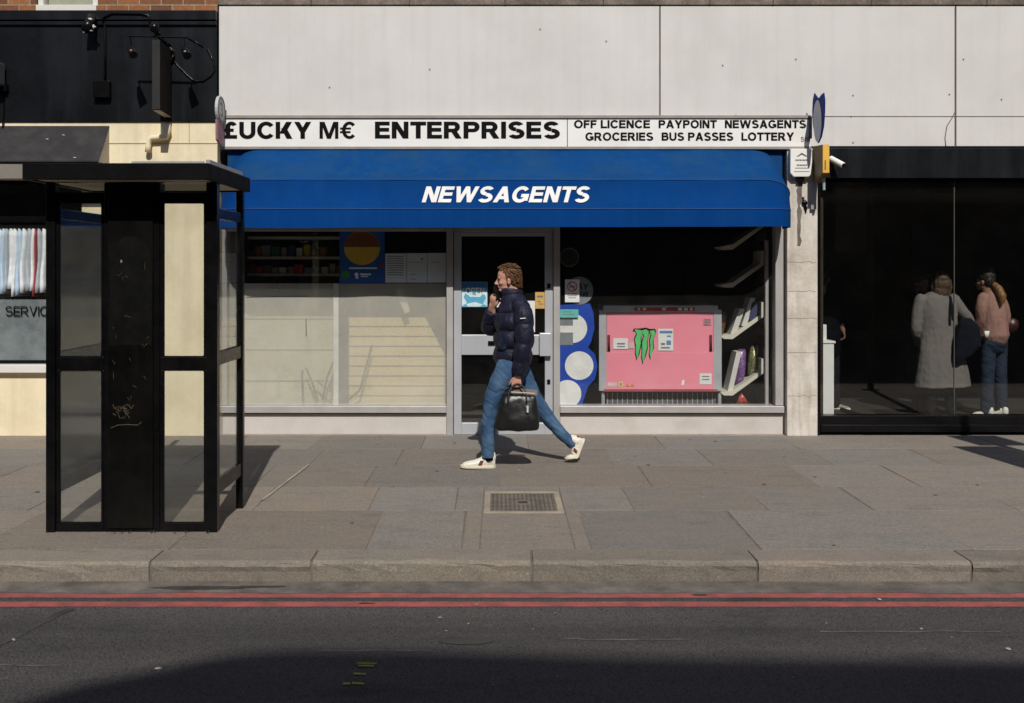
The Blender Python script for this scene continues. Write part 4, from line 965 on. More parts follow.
g = MB(); g.prism([yz2(812.6, 146.5), yz2(822.4, 144.5), yz2(822.4, 173), yz2(816, 183), yz2(812.6, 178)], xs2, .068, 'yz'); part('casing', g, mat('shaded_side_brown', (.17, .10, .03), .5, var=.15, dirt=(.2, .12, .04), dirt_amt=.4), t, bevel=.004)  # casing browner than the yellow front: shade of its side painted in
yq = yz2(822.4, 150)[0]; g = MB(); g.box(xs2+.001, xs2+.067, yq-.008, yq-.0005, Z(173, yq), Z(144.8, yq)); part('front_panel', g, mat('yellow_panel', (.75, .43, .06), .5, var=.1), t, bevel=.003)
g = MB(); y0 = yz2(822.4, 150)[0]; g.box(xs2+.02, xs2+.03, y0-.0095, y0-.0082, Z(170, y0), Z(160, y0)); part('slot', g, M['tar'], t)
g = MB(); g.tube([at(823.8, 178, 9.95), at(824, 190, 9.95)], .014, 8); part('lamp_tube', g, mat('grey_tube', (.35, .42, .43), .4), t)
t = thing('security_camera', 'small white security camera pointing along the street under the white cladding', 'camera', at(836, 165, FAC-.1))
g = MB(); g.tube([at(830.4, 158.4, FAC-.08), at(843.4, 165.4, FAC-.22)], .030, 14); part('body', g, M['sign_white'], t, bevel=.004)
g = MB(); g.tube([at(843.4, 165.4, FAC-.2199), at(844, 165.8, FAC-.2265)], .024, 14); part('lens', g, M['black'], t)
g = MB(); g.tube([at(834, 159, FAC-.10), at(832.5, 156, FAC+.02)], .012, 8); part('bracket', g, M['sign_white'], t)
g = MB(); g.tube([at(*p, FAC-.067) for p in ((803, 197), (804.4, 203), (806.5, 208), (806, 213), (804.6, 208), (804.2, 201))], .010, 6); g.ell(at(804.5, 203, FAC-.07), (.03, .02, .03))
solo('loose_cable', g, M['black'], 'short black cable end dangling on the white pillar', 'cable', smooth=True)
g = MB(); g.box(X(808), X(813.6), FAC-.10, FAC-.062, Z(210), Z(183)); solo('grey_trunking', g, mat('trunking', (.30, .29, .28), .6), 'grey cable trunking beside the yellow sign box on the pillar', 'trunking', bevel=.003)

# ---------------------------------------------------------------- dark glass shop
ds = thing('glass_shopfront', 'black framed shop front of tall dark glass beside the white pillar', 'shopfront', (X(920), FAC, 0))
x0, x1 = X(816.3), 9.4
g = MB(); g.box(x0, x1, FAC-.055, FAC+.12, Z(178.4), Z(148.4)); part('fascia', g, M['black_fascia'], ds, bevel=.004)
g = MB(); g.box(x0+.035, x1, FAC-.02, FAC+.12, Z(431.5), Z(415.4)); g.box(x0+.036, x1, FAC-.045, FAC-.021, Z(431.6), Z(424.2)); part('plinth', g, M['black'], ds, bevel=.004)
g = MB(); g.box(x0, x0+.034, FAC-.03, FAC+.12, 0.0, Z(178.6)); part('side_post', g, M['black'], ds)
g = MB(); g.box(x0+.035, x1, FAC+.02, FAC+.07, Z(181.5), Z(178.6)); part('head_rail', g, M['black'], ds)
gs = MB(); a = x0+.036; b = X(955.6); g = MB(); g.box(a, b, FAC+.04, FAC+.05, Z(415.2), Z(181.6)); part('glass_pane', g, M['glass_dark'], ds)
for a, b in ((X(956.4), X(1095)), (X(1095.8), x1)): g = MB(); g.box(a, b, FAC+.04, FAC+.05, Z(415.2), Z(181.6)); part('glass_pane', g, M['glass_dark'], ds)
g = MB()
for px in (956, 1095.4): g.box(X(px)-.004, X(px)+.004, FAC+.038, FAC+.052, Z(415.2), Z(181.6))
part('silicone_joint', g, mat('clear_silicone', (.075, .07, .062), .5), ds)
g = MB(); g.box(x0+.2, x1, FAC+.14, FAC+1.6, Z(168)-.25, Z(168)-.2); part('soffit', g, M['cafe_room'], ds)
D = FAC + .38
t = thing('white_stand', 'stepped white display stand just inside the dark glass beside the pillar', 'stand', (X(826, D), D, .04))
wl = mat('white_laminate', (.80, .80, .78), .5, var=.04, dirt=(.5, .5, .5), dirt_amt=.25, dirt_scale=5)
g = MB(); g.box(X(815, D), X(834, D), D, D+.3, .04, Z(343.4, D)); part('base', g, wl, t, bevel=.004)
g = MB(); g.box(X(814, D), X(835.3, D), D-.012, D+.31, Z(343.3, D), Z(341, D)); part('top', g, wl, t, bevel=.004)
g = MB(); g.box(X(815, D), X(828.2, D), D+.05, D+.28, Z(340.9, D), Z(325, D)); part('step', g, wl, t, bevel=.004)
g = MB(); g.prism([(X(a, D), Z(b, D)) for a, b in ((818.8, 324.9), (823.2, 324.9), (820.4, 300), (819.4, 298))], D+.1, .03); part('fin', g, wl, t)
D = FAC + .55
g = MB(); g.tube([Vector((X(px, D), D+dy, .065)) for px, dy in ((870, .9), (873, .45), (880, .2), (890, .05), (902, .0), (918, .02), (935, .2))], .022, 8); solo('floor_hose', g, M['black'], 'black hose curling over the grey floor inside the dark shop', 'hose', smooth=True)

# ---------------------------------------------------------------- brick building with the black fascia and cream shop
bx1 = XL - .006; bx0 = -13.0
bb = thing('brick_building', 'orange brick building with a black fascia and cream painted shop', 'building', ((bx0+bx1)/2, FAC+1, 0))
zt_ = Z(12.4)
wx0, wx1 = X(37.5), X(98.5)
g = MB()
g.box(bx0, wx0, FAC-.02, FAC+.3, zt_, 8.4); g.box(wx1, bx1, FAC-.02, FAC+.3, zt_, 8.4); g.box(wx0, wx1, FAC-.02, FAC+.3, zt_+1.75, 8.4)
part('brick_wall', g, M['brick'], bb)
zs = Z(12.2)
g = MB(); g.box(wx0+.004, wx1-.004, FAC-.05, FAC+.1, zs, zs+.065); g.box(wx0+.006, wx0+.06, FAC+.0, FAC+.1, zs+.066, zs+1.7); g.box(wx1-.06, wx1-.006, FAC+.0, FAC+.1, zs+.066, zs+1.7); g.box(wx0+.061, wx1-.061, FAC+.0, FAC+.1, zs+1.63, zs+1.7)
wn = part('window', g, M['wood_white'], bb, bevel=.004)
g = MB(); g.box(wx0+.061, wx1-.061, FAC+.05, FAC+.056, zs+.066, zs+1.63); part('pane', g, glass('upper_glass', (.9, .92, .9), .05), wn)
g = MB(); g.box(wx0+.0, wx1-.0, FAC+.13, FAC+.14, zs+.03, zs+1.7); part('blind', g, mat('beige_blind', (.60, .56, .46), .8, var=.1), wn)
g = MB(); g.box(bx0, bx1, FAC-.06, FAC+.3, Z(122.2), Z(12.6)-.10); part('fascia', g, M['black_fascia'], bb)
g = MB(); g.box(bx0, bx1+.002, FAC-.10, FAC+.28, Z(12.6)-.099, Z(12.6)); g.box(bx0, bx1+.001, FAC-.085, FAC-.061, Z(27), Z(23.2)); part('cornice', g, M['black_fascia'], bb, bevel=.006)
# cream wall with a window opening
CY = FAC - .04
ox1 = X(83.5)
g = MB()
g.box(ox1, bx1, CY, FAC+.3, -.01, Z(122.4)); g.box(bx0, ox1-.0005, CY, FAC+.3, -.01, Z(372)); g.box(bx0, ox1-.0005, CY, FAC+.3, Z(180), Z(122.4))
part('shop_wall', g, M['cream'], bb)
g = MB(); g.box(bx0, bx1-.001, CY-.006, CY-.0005, Z(143.5)-.006, Z(143.5)); 
for px in (190.5,): g.box(X(px)-.004, X(px)+.004, CY-.004, CY-.0006, Z(143)+.002, Z(122.6))
part('panel_joint', g, mat('cream_joint', (.45, .38, .24), .8), bb)
g = MB(); g.box(bx0, ox1+.05, CY-.07, FAC+.1, Z(371.8), Z(364)); part('sill', g, M['wood_white'], bb, bevel=.006)
g = MB(); g.box(bx0, ox1-.001, CY+.06, CY+.12, Z(364-.2), Z(360.5)); g.box(ox1-.06, ox1-.001, CY+.06, CY+.12, Z(360.4), Z(180.3)); g.box(bx0, ox1-.061, CY+.06, CY+.12, Z(222), Z(216)); g.box(bx0, ox1-.061, CY+.06, CY+.12, Z(184), Z(180.3))
part('window_frame', g, M['black'], bb)
g = MB(); g.box(bx0, ox1-.06, CY+.09, CY+.096, Z(360.4), Z(184)); part('shop_pane', g, M['glass'], bb)
D = CY + .098
g = MB(); g.box(bx0, ox1-.062, D+.006, D+.008, Z(361, D), Z(299.5, D)); fs = part('frosted_band', g, glass('blue_grey_film', (.72, .78, .82), .55, (.46, .50, .52), dscale=1.5), bb)
part('lettering', text_mesh("SERVICE", X(1.4, CY), X(51.5, CY), Z(316.4, CY), Z(306.4, CY), CY+.088, .62, 0, .001), M['black_letters'], bb)
g = MB(); th = .05; y0 = FAC+.3
g.box(bx0, ox1+1.5, 14.0, 14.05, 0, 3.2); g.box(ox1+1.5, ox1+1.55, y0, 14.05, 0, 3.2); g.box(bx0, ox1+1.55, y0+.001, 14.05, 3.2, 3.25); g.box(bx0, ox1+1.5, y0+.001, 14, .0, .03); g.box(bx0-.05, bx0, y0, 14.05, 0, 3.25)
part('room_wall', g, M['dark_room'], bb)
# wrapped garments on a rail in that window
D = FAC + .22
t = thing('garment_rail', 'dark rail holding the wrapped garments above the frosted band', 'rail', (X(-20, D), D, Z(232, D)))
g = MB(); g.tube([(X(-200, D), D, Z(227, D)), (X(80, D), D, Z(227, D))], .014, 10); part('pole', g, M['black'], t)
rnd = random.Random(4); x = -90.0; cset = [('white', (.72, .74, .76)), ('pale blue', (.45, .58, .72)), ('white', (.70, .70, .70)), ('grey', (.38, .42, .46)), ('white', (.74, .75, .75)), ('pale blue', (.50, .60, .70)), ('grey', (.42, .45, .48)), ('white', (.68, .69, .70))]
gm = {}
i = 0
while x < 46:
    nm, c = cset[i % 8] if not 36 < x < 41 else ('dark red', (.32, .06, .07)); wd = rnd.uniform(5, 9) if not 36 < x < 41 else 3.5; ln = rnd.uniform(288, 301)
    if nm not in gm: gm[nm] = mat('garment_'+nm.replace(' ', '_'), c, .45, var=.12, scale=14, bump=.15, bump_scale=12)
    h = MB(); rings = []; n = 12
    for k in range(9):
        f = k/8; py = 229+(ln-229)*f
        rings.append([Vector((X(x+wd/2+.7*math.sin(k*.8+i), D)+wd/2*D/FPX*(.95+.2*f)*math.cos(q)*(1+.25*noise.noise((q*1.5, f*3, i))), D+.20*math.sin(q)*(.7+.3*f), Z(py, D))) for q in [2*math.pi*j/n for j in range(n)]])
    h.ring_tube(rings)
    if x > -25: solo('garment', h, gm[nm], f'{nm} wrapped garment on the rail in the cream shop window', 'garment', group=nm+' garments on the rail', smooth=True)
    x += wd*.62; i += 1
# grey sloping awning over that window
ax1 = X(111)
t = thing('sloping_awning', 'small charcoal sloping awning on the cream shop', 'awning', ((bx0+ax1)/2, FAC, Z(160)))
za, zb_ = Z(126.5), Z(160.5, 9.93); yo = 9.93
g = MB(); g.add([(bx0+3, CY-.002, za), (ax1, CY-.002, za), (ax1, yo, zb_), (bx0+3, yo, zb_), (bx0+3, CY-.002, za-.012), (ax1, CY-.002, za-.012), (ax1, yo, zb_-.012), (bx0+3, yo, zb_-.012)], [(0,3,2,1),(4,5,6,7),(0,4,7,3),(1,2,6,5),(3,7,6,2),(0,1,5,4)])
part('top', g, M['grey_vinyl'], t)
g = MB(); g.prism([(CY-.003, za-.014), (yo, zb_-.013), (CY-.003, zb_-.013)], ax1-.012, .01, 'yz'); part('end_cheek', g, mat('cheek_grey', (.42, .38, .33), .8), t)
g = MB(); g.box(bx0+3, ax1, yo-.004, yo+.02, zb_-.03, zb_-.0125); part('front_rail', g, M['black'], t)
g = MB(); g.box(bx0+3, ax1-.01, yo+.002, yo+.012, Z(178.5, yo), zb_-.031); part('valance', g, mat('grey_beige_valance', (.21, .19, .165), .85, var=.08), t)
g = MB()
for px, py in ((45, 140), (60, 136), (79, 158)): 
    f = (py-126.5)/34; g.ell((X(px, 10.05), CY+(yo-CY)*f, za+(zb_-za)*f+.002), (.014, .012, .006))
part('bird_mess', g, M['drip'], t)
# hanging sign, lamps, cables on the black fascia
XS = X(172, FAC-.08)
t = thing('hanging_sign', 'dark hanging sign board projecting from the black fascia on an iron arm', 'sign', (XS, 9.9, Z(116, 10.1)))
def hs(px, py): y = XS*FPX/(px-VX); return (y, Z(py, y))
g = MB(); g.prism([hs(160.5, 40), hs(171.5, 50), hs(172, 117), hs(160.5, 110)], XS-.075, .07, 'yz'); part('board', g, mat('dark_brown_board', (.014, .011, .008), .6, var=.2, dirt=(.03, .025, .02), dirt_amt=.3, spec=.2), t, bevel=.005)
yf = hs(160.5, 40)[0]
g = MB(); g.box(XS-.078, XS-.002, yf-.012, yf-.001, Z(109.5, yf), Z(40, yf)); part('edge_trim', g, mat('grey_edge', (.030, .030, .030), .5, spec=.2), t)
g = MB(); y1 = hs(172, 117)[0]; g.add([(XS-.075, yf, hs(160.5, 110)[1]-.003), (XS-.004, yf, hs(160.5, 110)[1]-.003), (XS-.004, y1, hs(172, 117)[1]-.003), (XS-.075, y1, hs(172, 117)[1]-.003)], [(0,1,2,3)])
part('base_trim', g, mat('tan_trim', (.34, .27, .18), .6), t)
g = MB(); ya = FAC-.06; zz = Z(37, yf)+.03
g.tube([(XS-.04, FAC-.062, zz-.05), (XS-.04, 9.75, zz+.02), (XS-.04, yf-.03, zz+.04)], .022, 8); g.ell((XS-.04, yf-.05, zz+.05), (.05, .05, .05))
g.tube([(XS-.04, yf+.1, zz+.02), (XS-.04, yf+.1, zz-.10)], .012, 6); g.tube([(XS-.04, FAC-.14, zz), (XS-.04, FAC-.14, zz-.12)], .012, 6)
ring = [Vector((XS-.04+.06*math.cos(k*.5236), FAC-.10, zz-.13+.07*math.sin(k*.5236))) for k in range(13)]; g.tube(ring, .014, 6)
part('arm', g, M['black'], t, smooth=True)
D = 9.80
t = thing('floodlight_bar', 'thin bar with two small drooping floodlights on the black fascia', 'light', at(158, 58, D))
g = MB(); g.tube([at(128.5, 36, D), at(189, 37.5, D)], .010, 8); g.tube([at(157, 36.6, D), (X(157, D), FAC-.062, Z(36, D))], .012, 8); part('bar', g, M['black'], t)
for px, py in ((131.5, 50), (185.5, 51)):
    g = MB(); g.tube([at(px-1.5, 36.6, D), at(px-.5, py-6, D), at(px, py-2, D)], .007, 6); l = part('lamp_arm', g, M['black'], t)
    g = MB(); g.tube([at(px-1.8, py-6, D+.02), at(px-.6, py, D), at(px+2.0, py+5, D-.05)], [.018, .034, .042], 12); part('lamp_head', g, M['black'], l)
    g = MB(); g.ell(at(px-.2, py+1, D-.052), (.016, .012, .014)); part('lamp_glint', g, M['alu'], l)
FY = FAC-.068
def cable(pts, label, r=.009, D=FY):
    g = MB(); g.tube([at(a, b, D) for a, b in pts], r, 6); solo('wall_cable', g, M['black'], label, 'cable', smooth=True)
cable(((101, 21), (104, 17), (112, 13.2), (140, 13.6), (148, 15.2), (150, 24)), 'black cable looping along the top of the black fascia', D=FAC-.112)
cable(((171, 58), (178, 66), (188, 76), (194, 81), (203, 81), (211, 76), (215, 70), (213, 60), (207, 49)), 'black cable hanging in a loop behind the hanging sign')
cable(((103, 21), (105, 26), (105, 55), (105, 83)), 'straight black conduit running down to the junction box', .014)
cable(((188, 38), (196, 42), (203, 47)), 'short thin cable trailing from the floodlight bar', .006)
g = MB(); g.box(X(97.5), X(114), FAC-.13, FAC-.061, Z(99.5), Z(83)); solo('junction_box', g, M['black'], 'square black junction box on the black fascia', 'box', bevel=.006)
t = thing('wall_spotlight', 'old spotlight streaked with bird droppings at the fascia top', 'light', at(90, 30, FAC-.16))
g = MB(); g.tube([at(92, 17, FAC-.12), at(89, 24, FAC-.18), at(87, 29, FAC-.24)], [.045, .05, .055], 12); part('lamp', g, M['black'], t, smooth=True)
g = MB(); rnd = random.Random(8)
for k in range(16): g.ell(at(83+rnd.uniform(0, 12), 27.5+rnd.uniform(-1.5, 3.2), FAC-.20-.02*rnd.random()), (.02*rnd.uniform(.5, 1.3), .015, .018*rnd.uniform(.5, 1.6)), nu=8, nv=6)
g.ell(at(90, 19.5, FAC-.19), (.025, .02, .016), nu=8, nv=6)
part('bird_mess', g, M['drip'], t)
t = thing('wall_floodlight', 'grey box floodlight on the black fascia at the frame edge', 'light', at(2, 92, FAC-.1))
g = MB(); g.box(X(-14), X(10), FAC-.24, FAC-.10, Z(88), Z(66)); part('housing', g, mat('light_housing', (.12, .12, .125), .5), t, bevel=.01)
g = MB(); g.box(X(-9), X(5.5), FAC-.25, FAC-.241, Z(85), Z(69.5)); part('lens', g, mat('dark_lens', (.02, .025, .04), .15), t)
g = MB(); g.box(X(-4), X(12), FAC-.12, FAC-.061, Z(93), Z(86)); g.tube([at(3, 92, FY), at(4, 110, FY), at(2.5, 128, FY)], .008, 6); part('bracket', g, M['black'], t)
# pipe on the cream wall, round sign at the party line
D = CY - .05
g = MB(); g.tube([(X(166, D), D, Z(124, D)), (X(166.5, D), D, Z(132, D)), (X(165, D), D, Z(136.4, D)), (X(160, D), D, Z(137.4, D)), (X(152, D), D, Z(137.6, D)), (X(149, D), D, Z(139.5, D)), (X(148.3, D), D, Z(146, D)), (X(148, D), D, Z(152, D))], [.045, .045, .043, .028, .028, .028, .028, .032], 12)
solo('overflow_pipe', g, M['cream'], 'cream painted overflow pipe bending on the cream wall', 'pipe', smooth=True)
XS3 = X(220, 10.0)
t = thing('round_sign', 'small round grey sign on a dull pink plate at the building edge', 'sign', (XS3, 10, Z(145, 10)))
def rs_(px, py): y = XS3*FPX/(px-VX); return (y, Z(py, y))
rxy = lambda px, py: (10.0 + (px-220)*.034, Z(py, 10.0))
g = MB(); g.prism([rxy(216.4, 121), rxy(223.8, 119), rxy(223.4, 141), rxy(220, 145), rxy(216.6, 141)], XS3-.012, .022, 'yz'); part('plate', g, mat('dull_pink_plate', (.30, .14, .16), .6, var=.2), t)
g = MB(); g.prism([(10.0+.135*math.cos(k*.2618), Z(109.5, 10)+.135*math.sin(k*.2618)) for k in range(24)], XS3-.015, .03, 'yz'); dd = part('disc', g, mat('pale_grey_disc', (.48, .47, .46), .5), t, bevel=.003)
g = MB(); ring = [Vector((XS3+.016, 10.0+.118*math.cos(k*.2618), Z(109.5, 10)+.118*math.sin(k*.2618))) for k in range(25)]; g.tube(ring, .006, 6); part('ring', g, M['thin_letters'], dd)
tm = text_mesh("3", -.045, .045, -.07, .07, 0, .7, 0, .002); tm.v = [(XS3+.0165-v[1]*.3, 10.0+v[0], Z(109.5, 10)+v[2]) for v in tm.v]
part('numeral', tm, M['black_letters'], dd)
g = MB(); g.box(XS3-.008, XS3+.006, 10.13, FAC-.02, Z(113, 10), Z(107, 10)); part('bracket', g, M['black'], t)

# ---------------------------------------------------------------- telephone kiosk
K0, K1 = 6.44, 7.14; s = FPX/K0
kx = lambda px: (px-VX)/s
kz = lambda py: CAM_Z-(py-VY)/s
kt = thing('telephone_kiosk', 'black glazed telephone kiosk with a flat roof standing at the kerb', 'kiosk', ((kx(45)+kx(217))/2, (K0+K1)/2, 0))
W0, W1 = kx(45.5), kx(217)
pw = .062; zr = 2.268
kp = MB()
g = MB(); g.box(W0, kx(54.8), K0, K0+.07, 0, zr-.001); part('post', g, M['kiosk'], kt, bevel=.006)
g = MB(); g.box(kx(206), W1, K0, K0+.07, 0, zr-.001); part('post', g, M['kiosk'], kt, bevel=.006)
g = MB(); g.box(W0, W0+.05, 7.55, 7.60, 0, zr-.001); part('post', g, M['kiosk'], kt, bevel=.006)
g = MB(); g.box(W1-.05, W1, K1-.055, K1, 0, zr-.001); part('post', g, M['kiosk'], kt, bevel=.006)
g = MB(); g.box(kx(103), kx(159), K0+.012, K0+.12, 0, zr-.001); col = part('centre_column', g, M['kiosk'], kt, bevel=.008)
g = MB(); g.box(kx(108), kx(153), K0-.004, K0+.0115, .03, 2.19); part('column_panel', g, M['kiosk_panel'], col, bevel=.004)
# darker arched patch and scratched tag on the panel
g = MB(); arch = [(108.8, 345)] + [(131+21*math.cos(math.pi-k*math.pi/12), 262-26*math.sin(math.pi-k*math.pi/12)) for k in range(13)] + [(152, 345)]
arch = [(max(108.8, min(152.2, a)), b) for a, b in arch]
g.prism([(kx(a), kz(b)) for a, b in arch], K0-.0055, .0014); part('arched_patch', g, mat('dark_arch_patch', (.0016, .0016, .0015), .5, var=.5, scale=12, dirt=(.008, .0065, .005), dirt_amt=.5, dirt_scale=9, spec=.2, bump=.03), col)
g = MB(); rnd = random.Random(12)
for k in range(13):
    a, b = rnd.uniform(112, 136), rnd.uniform(404, 416); pts = [(a+q*rnd.uniform(1, 2.6), b+rnd.uniform(-3.2, 3.2)) for q in range(4)]
    g.tube([(kx(u), K0-.0045, kz(v)) for u, v in pts], .0022, 5)
for k in range(16):
    a, b = rnd.uniform(112, 148), rnd.uniform(262, 400); pts = [(a+q*rnd.uniform(-1.5, 3), b+q*rnd.uniform(-4, 4)) for q in range(3)]
    g.tube([(kx(u), K0-.006, kz(v)) for u, v in pts], .0013, 4)
g.tube([(kx(u), K0-.0045, kz(v)) for u, v in ((111, 428), (118, 425), (128, 424.5), (138, 425), (142, 422))], .003, 5)
part('scratched_tag', g, mat('tan_scratch', (.075, .056, .034), .8, var=.4), col)
g = MB(); g.box(kx(120.8), kx(122.4), K0-.006, K0-.004, kz(262.5), kz(260)); part('paint_chip', g, mat('chip', (.2, .2, .19), .8), col)
def front_panel(a, b):
    fr = MB(); y0, y1 = K0+.014, K0+.05
    def bar(p, q, r, t_): fr.box(kx(p), kx(q), y0, y1, kz(t_), kz(r))
    bar(a, b, 180.5, 182.4); bar(a, b, 192, 202.5); bar(a, b, 357, 370.4); bar(a, b, 523.5, 532.4)
    bar(a, a+3, 202.5, 357); bar(b-2.2, b, 202.5, 357); bar(a, a+3, 370.4, 523.5); bar(b-2.2, b, 370.4, 523.5)
    f = part('front_frame', fr, M['kiosk'], kt, bevel=.004)
    g = MB(); g.box(kx(a+1), kx(b-1), K0+.026, K0+.032, kz(358), kz(201)); g.box(kx(a+1), kx(b-1), K0+.026, K0+.032, kz(524), kz(369.5)); g.box(kx(a+.2), kx(b-.2), K0+.026, K0+.032, kz(193), kz(181)); part('pane', g, M['glass_kiosk'], f)
    g = MB()
    for yy0, yy1 in ((202.5, 357), (370.4, 523.5)):
        o = []; r_ = 2.2
        for cx, cy, q0 in ((a+3+r_, yy0+r_, math.pi), (b-2.2-r_, yy0+r_, 1.5*math.pi), (b-2.2-r_, yy1-r_, 0), (a+3+r_, yy1-r_, .5*math.pi)):
            for k in range(5): o.append((cx+r_*math.cos(q0+k*math.pi/8), cy+r_*math.sin(q0+k*math.pi/8)))
        g.tube([(kx(u), K0+.022, kz(v)) for u, v in o+o[:1]], .006, 6)
    part('gasket', g, M['black'], f)
front_panel(55.0, 102.8); front_panel(159.2, 205.8)
def side_panel(x, sgn):
    fr = MB(); xa_, xb_ = (x, x+.035) if sgn > 0 else (x-.035, x)
    y0, y1 = K0+.072, (7.548 if sgn > 0 else K1-.057)
    for z0, z1 in ((.235, .33), (1.075, 1.165), (2.035, 2.105)): fr.box(xa_, xb_, y0, y1, z0, z1)
    fr.box(xa_+.004, xb_-.004, y0, y0+.014, .331, 2.03); fr.box(xa_+.004, xb_-.004, y1-.014, y1, .331, 2.03)
    f = part('side_frame', fr, M['kiosk'], kt, bevel=.004)
    g = MB(); xm = (xa_+xb_)/2
    g.box(xm-.003, xm+.003, y0+.002, y1-.002, .329, 1.077); g.box(xm-.003, xm+.003, y0+.002, y1-.002, 1.163, 2.037); part('pane' if sgn < 0 else 'board', g, M['glass_kiosk'] if sgn < 0 else M['kiosk_board'], f)
side_panel(W0+.008, 1); side_panel(W1-.008, -1)
rx0, rx1, ry0, ry1 = X(22, 6.18), X(209, 6.18), 6.18, 7.20
g = MB()
ztop = CAM_Z+(VY-163)/FPX*6.18; zbot = CAM_Z+(VY-179.6)/FPX*6.18
g.box(rx0, rx1, ry0, ry0+.03, zbot, ztop); g.box(rx0, rx1, ry1-.03, ry1, zbot, ztop); g.box(rx0, rx0+.03, ry0+.03, ry1-.03, zbot, ztop); g.box(rx1-.03, rx1, ry0+.03, ry1-.03, zbot, ztop)
rf = part('roof', g, M['kiosk_roof'], kt, bevel=.005)
g = MB(); g.box(rx0+.03, rx1-.03, ry0+.03, ry1-.03, zbot+.01, zbot+.025); part('soffit', g, mat('grubby_cream_soffit', (.66, .60, .46), .8, var=.2, dirt=(.3, .26, .2), dirt_amt=.5), rf)
g = MB(); g.box(rx0+.03, rx1-.03, ry0+.03, ry1-.03, ztop-.03, ztop-.01); part('deck', g, mat('roof_grey', (.22, .22, .22), .8), rf)
g = MB(); g.box(rx1-.034, rx1-.008, ry0+.05, ry1-.18, ztop+.0005, ztop+.026); g.box(X(132, 6.2), rx1-.036, ry0+.012, ry0+.026, ztop+.0005, ztop+.012)
part('roof_flashing', g, mat('zinc_flashing', (.42, .43, .43), .45, metal=.3, var=.15, dirt=(.2, .19, .17), dirt_amt=.5), rf)
g = MB(); rnd = random.Random(31)
for k in range(9):
    x_ = rnd.uniform(W0, W1); y_ = K0-rnd.uniform(.005, .03); 
    for q in range(4): h = rnd.uniform(.008, .03); g.add([(x_-.004, y_, .004), (x_+.004, y_, .004), (x_+rnd.uniform(-.02, .02), y_-rnd.uniform(0, .02), h)], [(0, 1, 2)])
gr = solo('weed_tufts', g, mat('moss_green', (.05, .065, .025), .9, var=.4), 'tiny moss tufts along the foot of the black kiosk', 'weeds'); gr['kind'] = 'stuff'

# ---------------------------------------------------------------- bus stop out of frame whose shadow falls on the pavement
px_ = 5.26; py_ = 6.45
t = thing('bus_stop', 'bus stop post whose flag throws a dark shadow by the dark glass shop', 'bus stop', (px_, py_, 0))
g = MB(); g.cyl((px_, py_, 0), (px_, py_, 4.1), .045, n=14); g.cyl((px_, py_, 0), (px_, py_, .02), .12, n=16); part('pole', g, mat('dark_post', (.05, .05, .05), .5), t)
g = MB(); g.box(px_-.50, px_-.05, py_-.02, py_+.02, 1.95, 3.02); part('flag', g, mat('flag_grey', (.10, .10, .11), .5), t, bevel=.01)
g = MB(); g.box(px_-.2, px_+.3, py_-.03, py_+.03, 3.1, 3.6); part('roundel_board', g, mat('flag_dark_red', (.10, .02, .02), .5), t)
# ---------------------------------------------------------------- people
def resample(pts, vals, step):
    """smooth path through pts with its radii, one point about every step metres"""
    out = []; rv = []
    vals = [v if isinstance(v, (tuple, list)) else (v, v) for v in vals]
    n = len(pts)
    for i in range(n-1):
        p0, p1, p2, p3 = (Vector(pts[max(0, min(n-1, i+k))]) for k in (-1, 0, 1, 2))
        q0, q1, q2, q3 = (Vector((*vals[max(0, min(n-1, i+k))], 0)) for k in (-1, 0, 1, 2))
        m = max(2, int((p2-p1).length/step))
        for j in range(m + (1 if i == n-2 else 0)):
            t = j/m
            cr = lambda a, b, c, d: .5*((2*b)+(c-a)*t+(2*a-5*b+4*c-d)*t*t+(3*b-a-3*c+d)*t**3)
            out.append(cr(p0, p1, p2, p3)); r = cr(q0, q1, q2, q3); rv.append((max(.004, r.x), max(.004, r.y)))
    return out, rv
def limb(mb, pts, vals, n=18, step=.02, puff=0, spacing=.15, phase=0.0, ref=Vector((0, 1, 0)), caps=(1, 1)):
    p, r = resample(pts, vals, step if not puff else .01)
    if puff:
        s = 0
        for i in range(len(p)):
            if i: s += (p[i]-p[i-1]).length
            k = 1 + puff*(abs(math.sin(math.pi*(s/spacing+phase)))**.55 - .6)
            r[i] = (r[i][0]*k, r[i][1]*k)
    return mb.tube(p, r, n, ref=ref, rnd=True, caps=caps)
def rotz(a): return Matrix.Rotation(a, 4, 'Z')
def frame(o, x, y, z): 
    m = Matrix.Identity(4)
    for i, v in enumerate((x, y, z)):
        for k in range(3): m[k][i] = v[k]
    m.translation = o; return m
def head_mb(Mx, sc=1.0):
    """a head looking along +X, chin line at z = 0, then moved by Mx"""
    m = MB()
    m.ell((-.008, 0, .140), (.096, .075, .084)); m.ell((.030, 0, .095), (.056, .062, .080)); m.ell((.024, 0, .045), (.056, .052, .040))
    m.ell((.066, 0, .018), (.020, .024, .018)); m.ell((.076, 0, .122), (.014, .046, .013))
    m.tube([(.080, 0, .120), (.096, 0, .092), (.106, 0, .076)], [.009, .011, .014], 8, rnd=True); m.ell((.090, 0, .070), (.016, .018, .009))
    m.ell((.082, 0, .052), (.010, .021, .007)); m.ell((.080, 0, .041), (.011, .019, .008))
    for s in (-1, 1):
        m.ell((.052, s*.034, .080), (.030, .024, .024)); m.ell((-.004, s*.076, .092), (.018, .010, .031), Matrix.Rotation(s*.25, 3, 'Z')); m.ell((-.002, s*.082, .100), (.010, .008, .016))
    limb(m, [(-.020, 0, .06), (-.028, 0, -.02), (-.034, 0, -.10)], [.056, .054, .062])
    return m.xf(Mx @ Matrix.Scale(sc, 4))
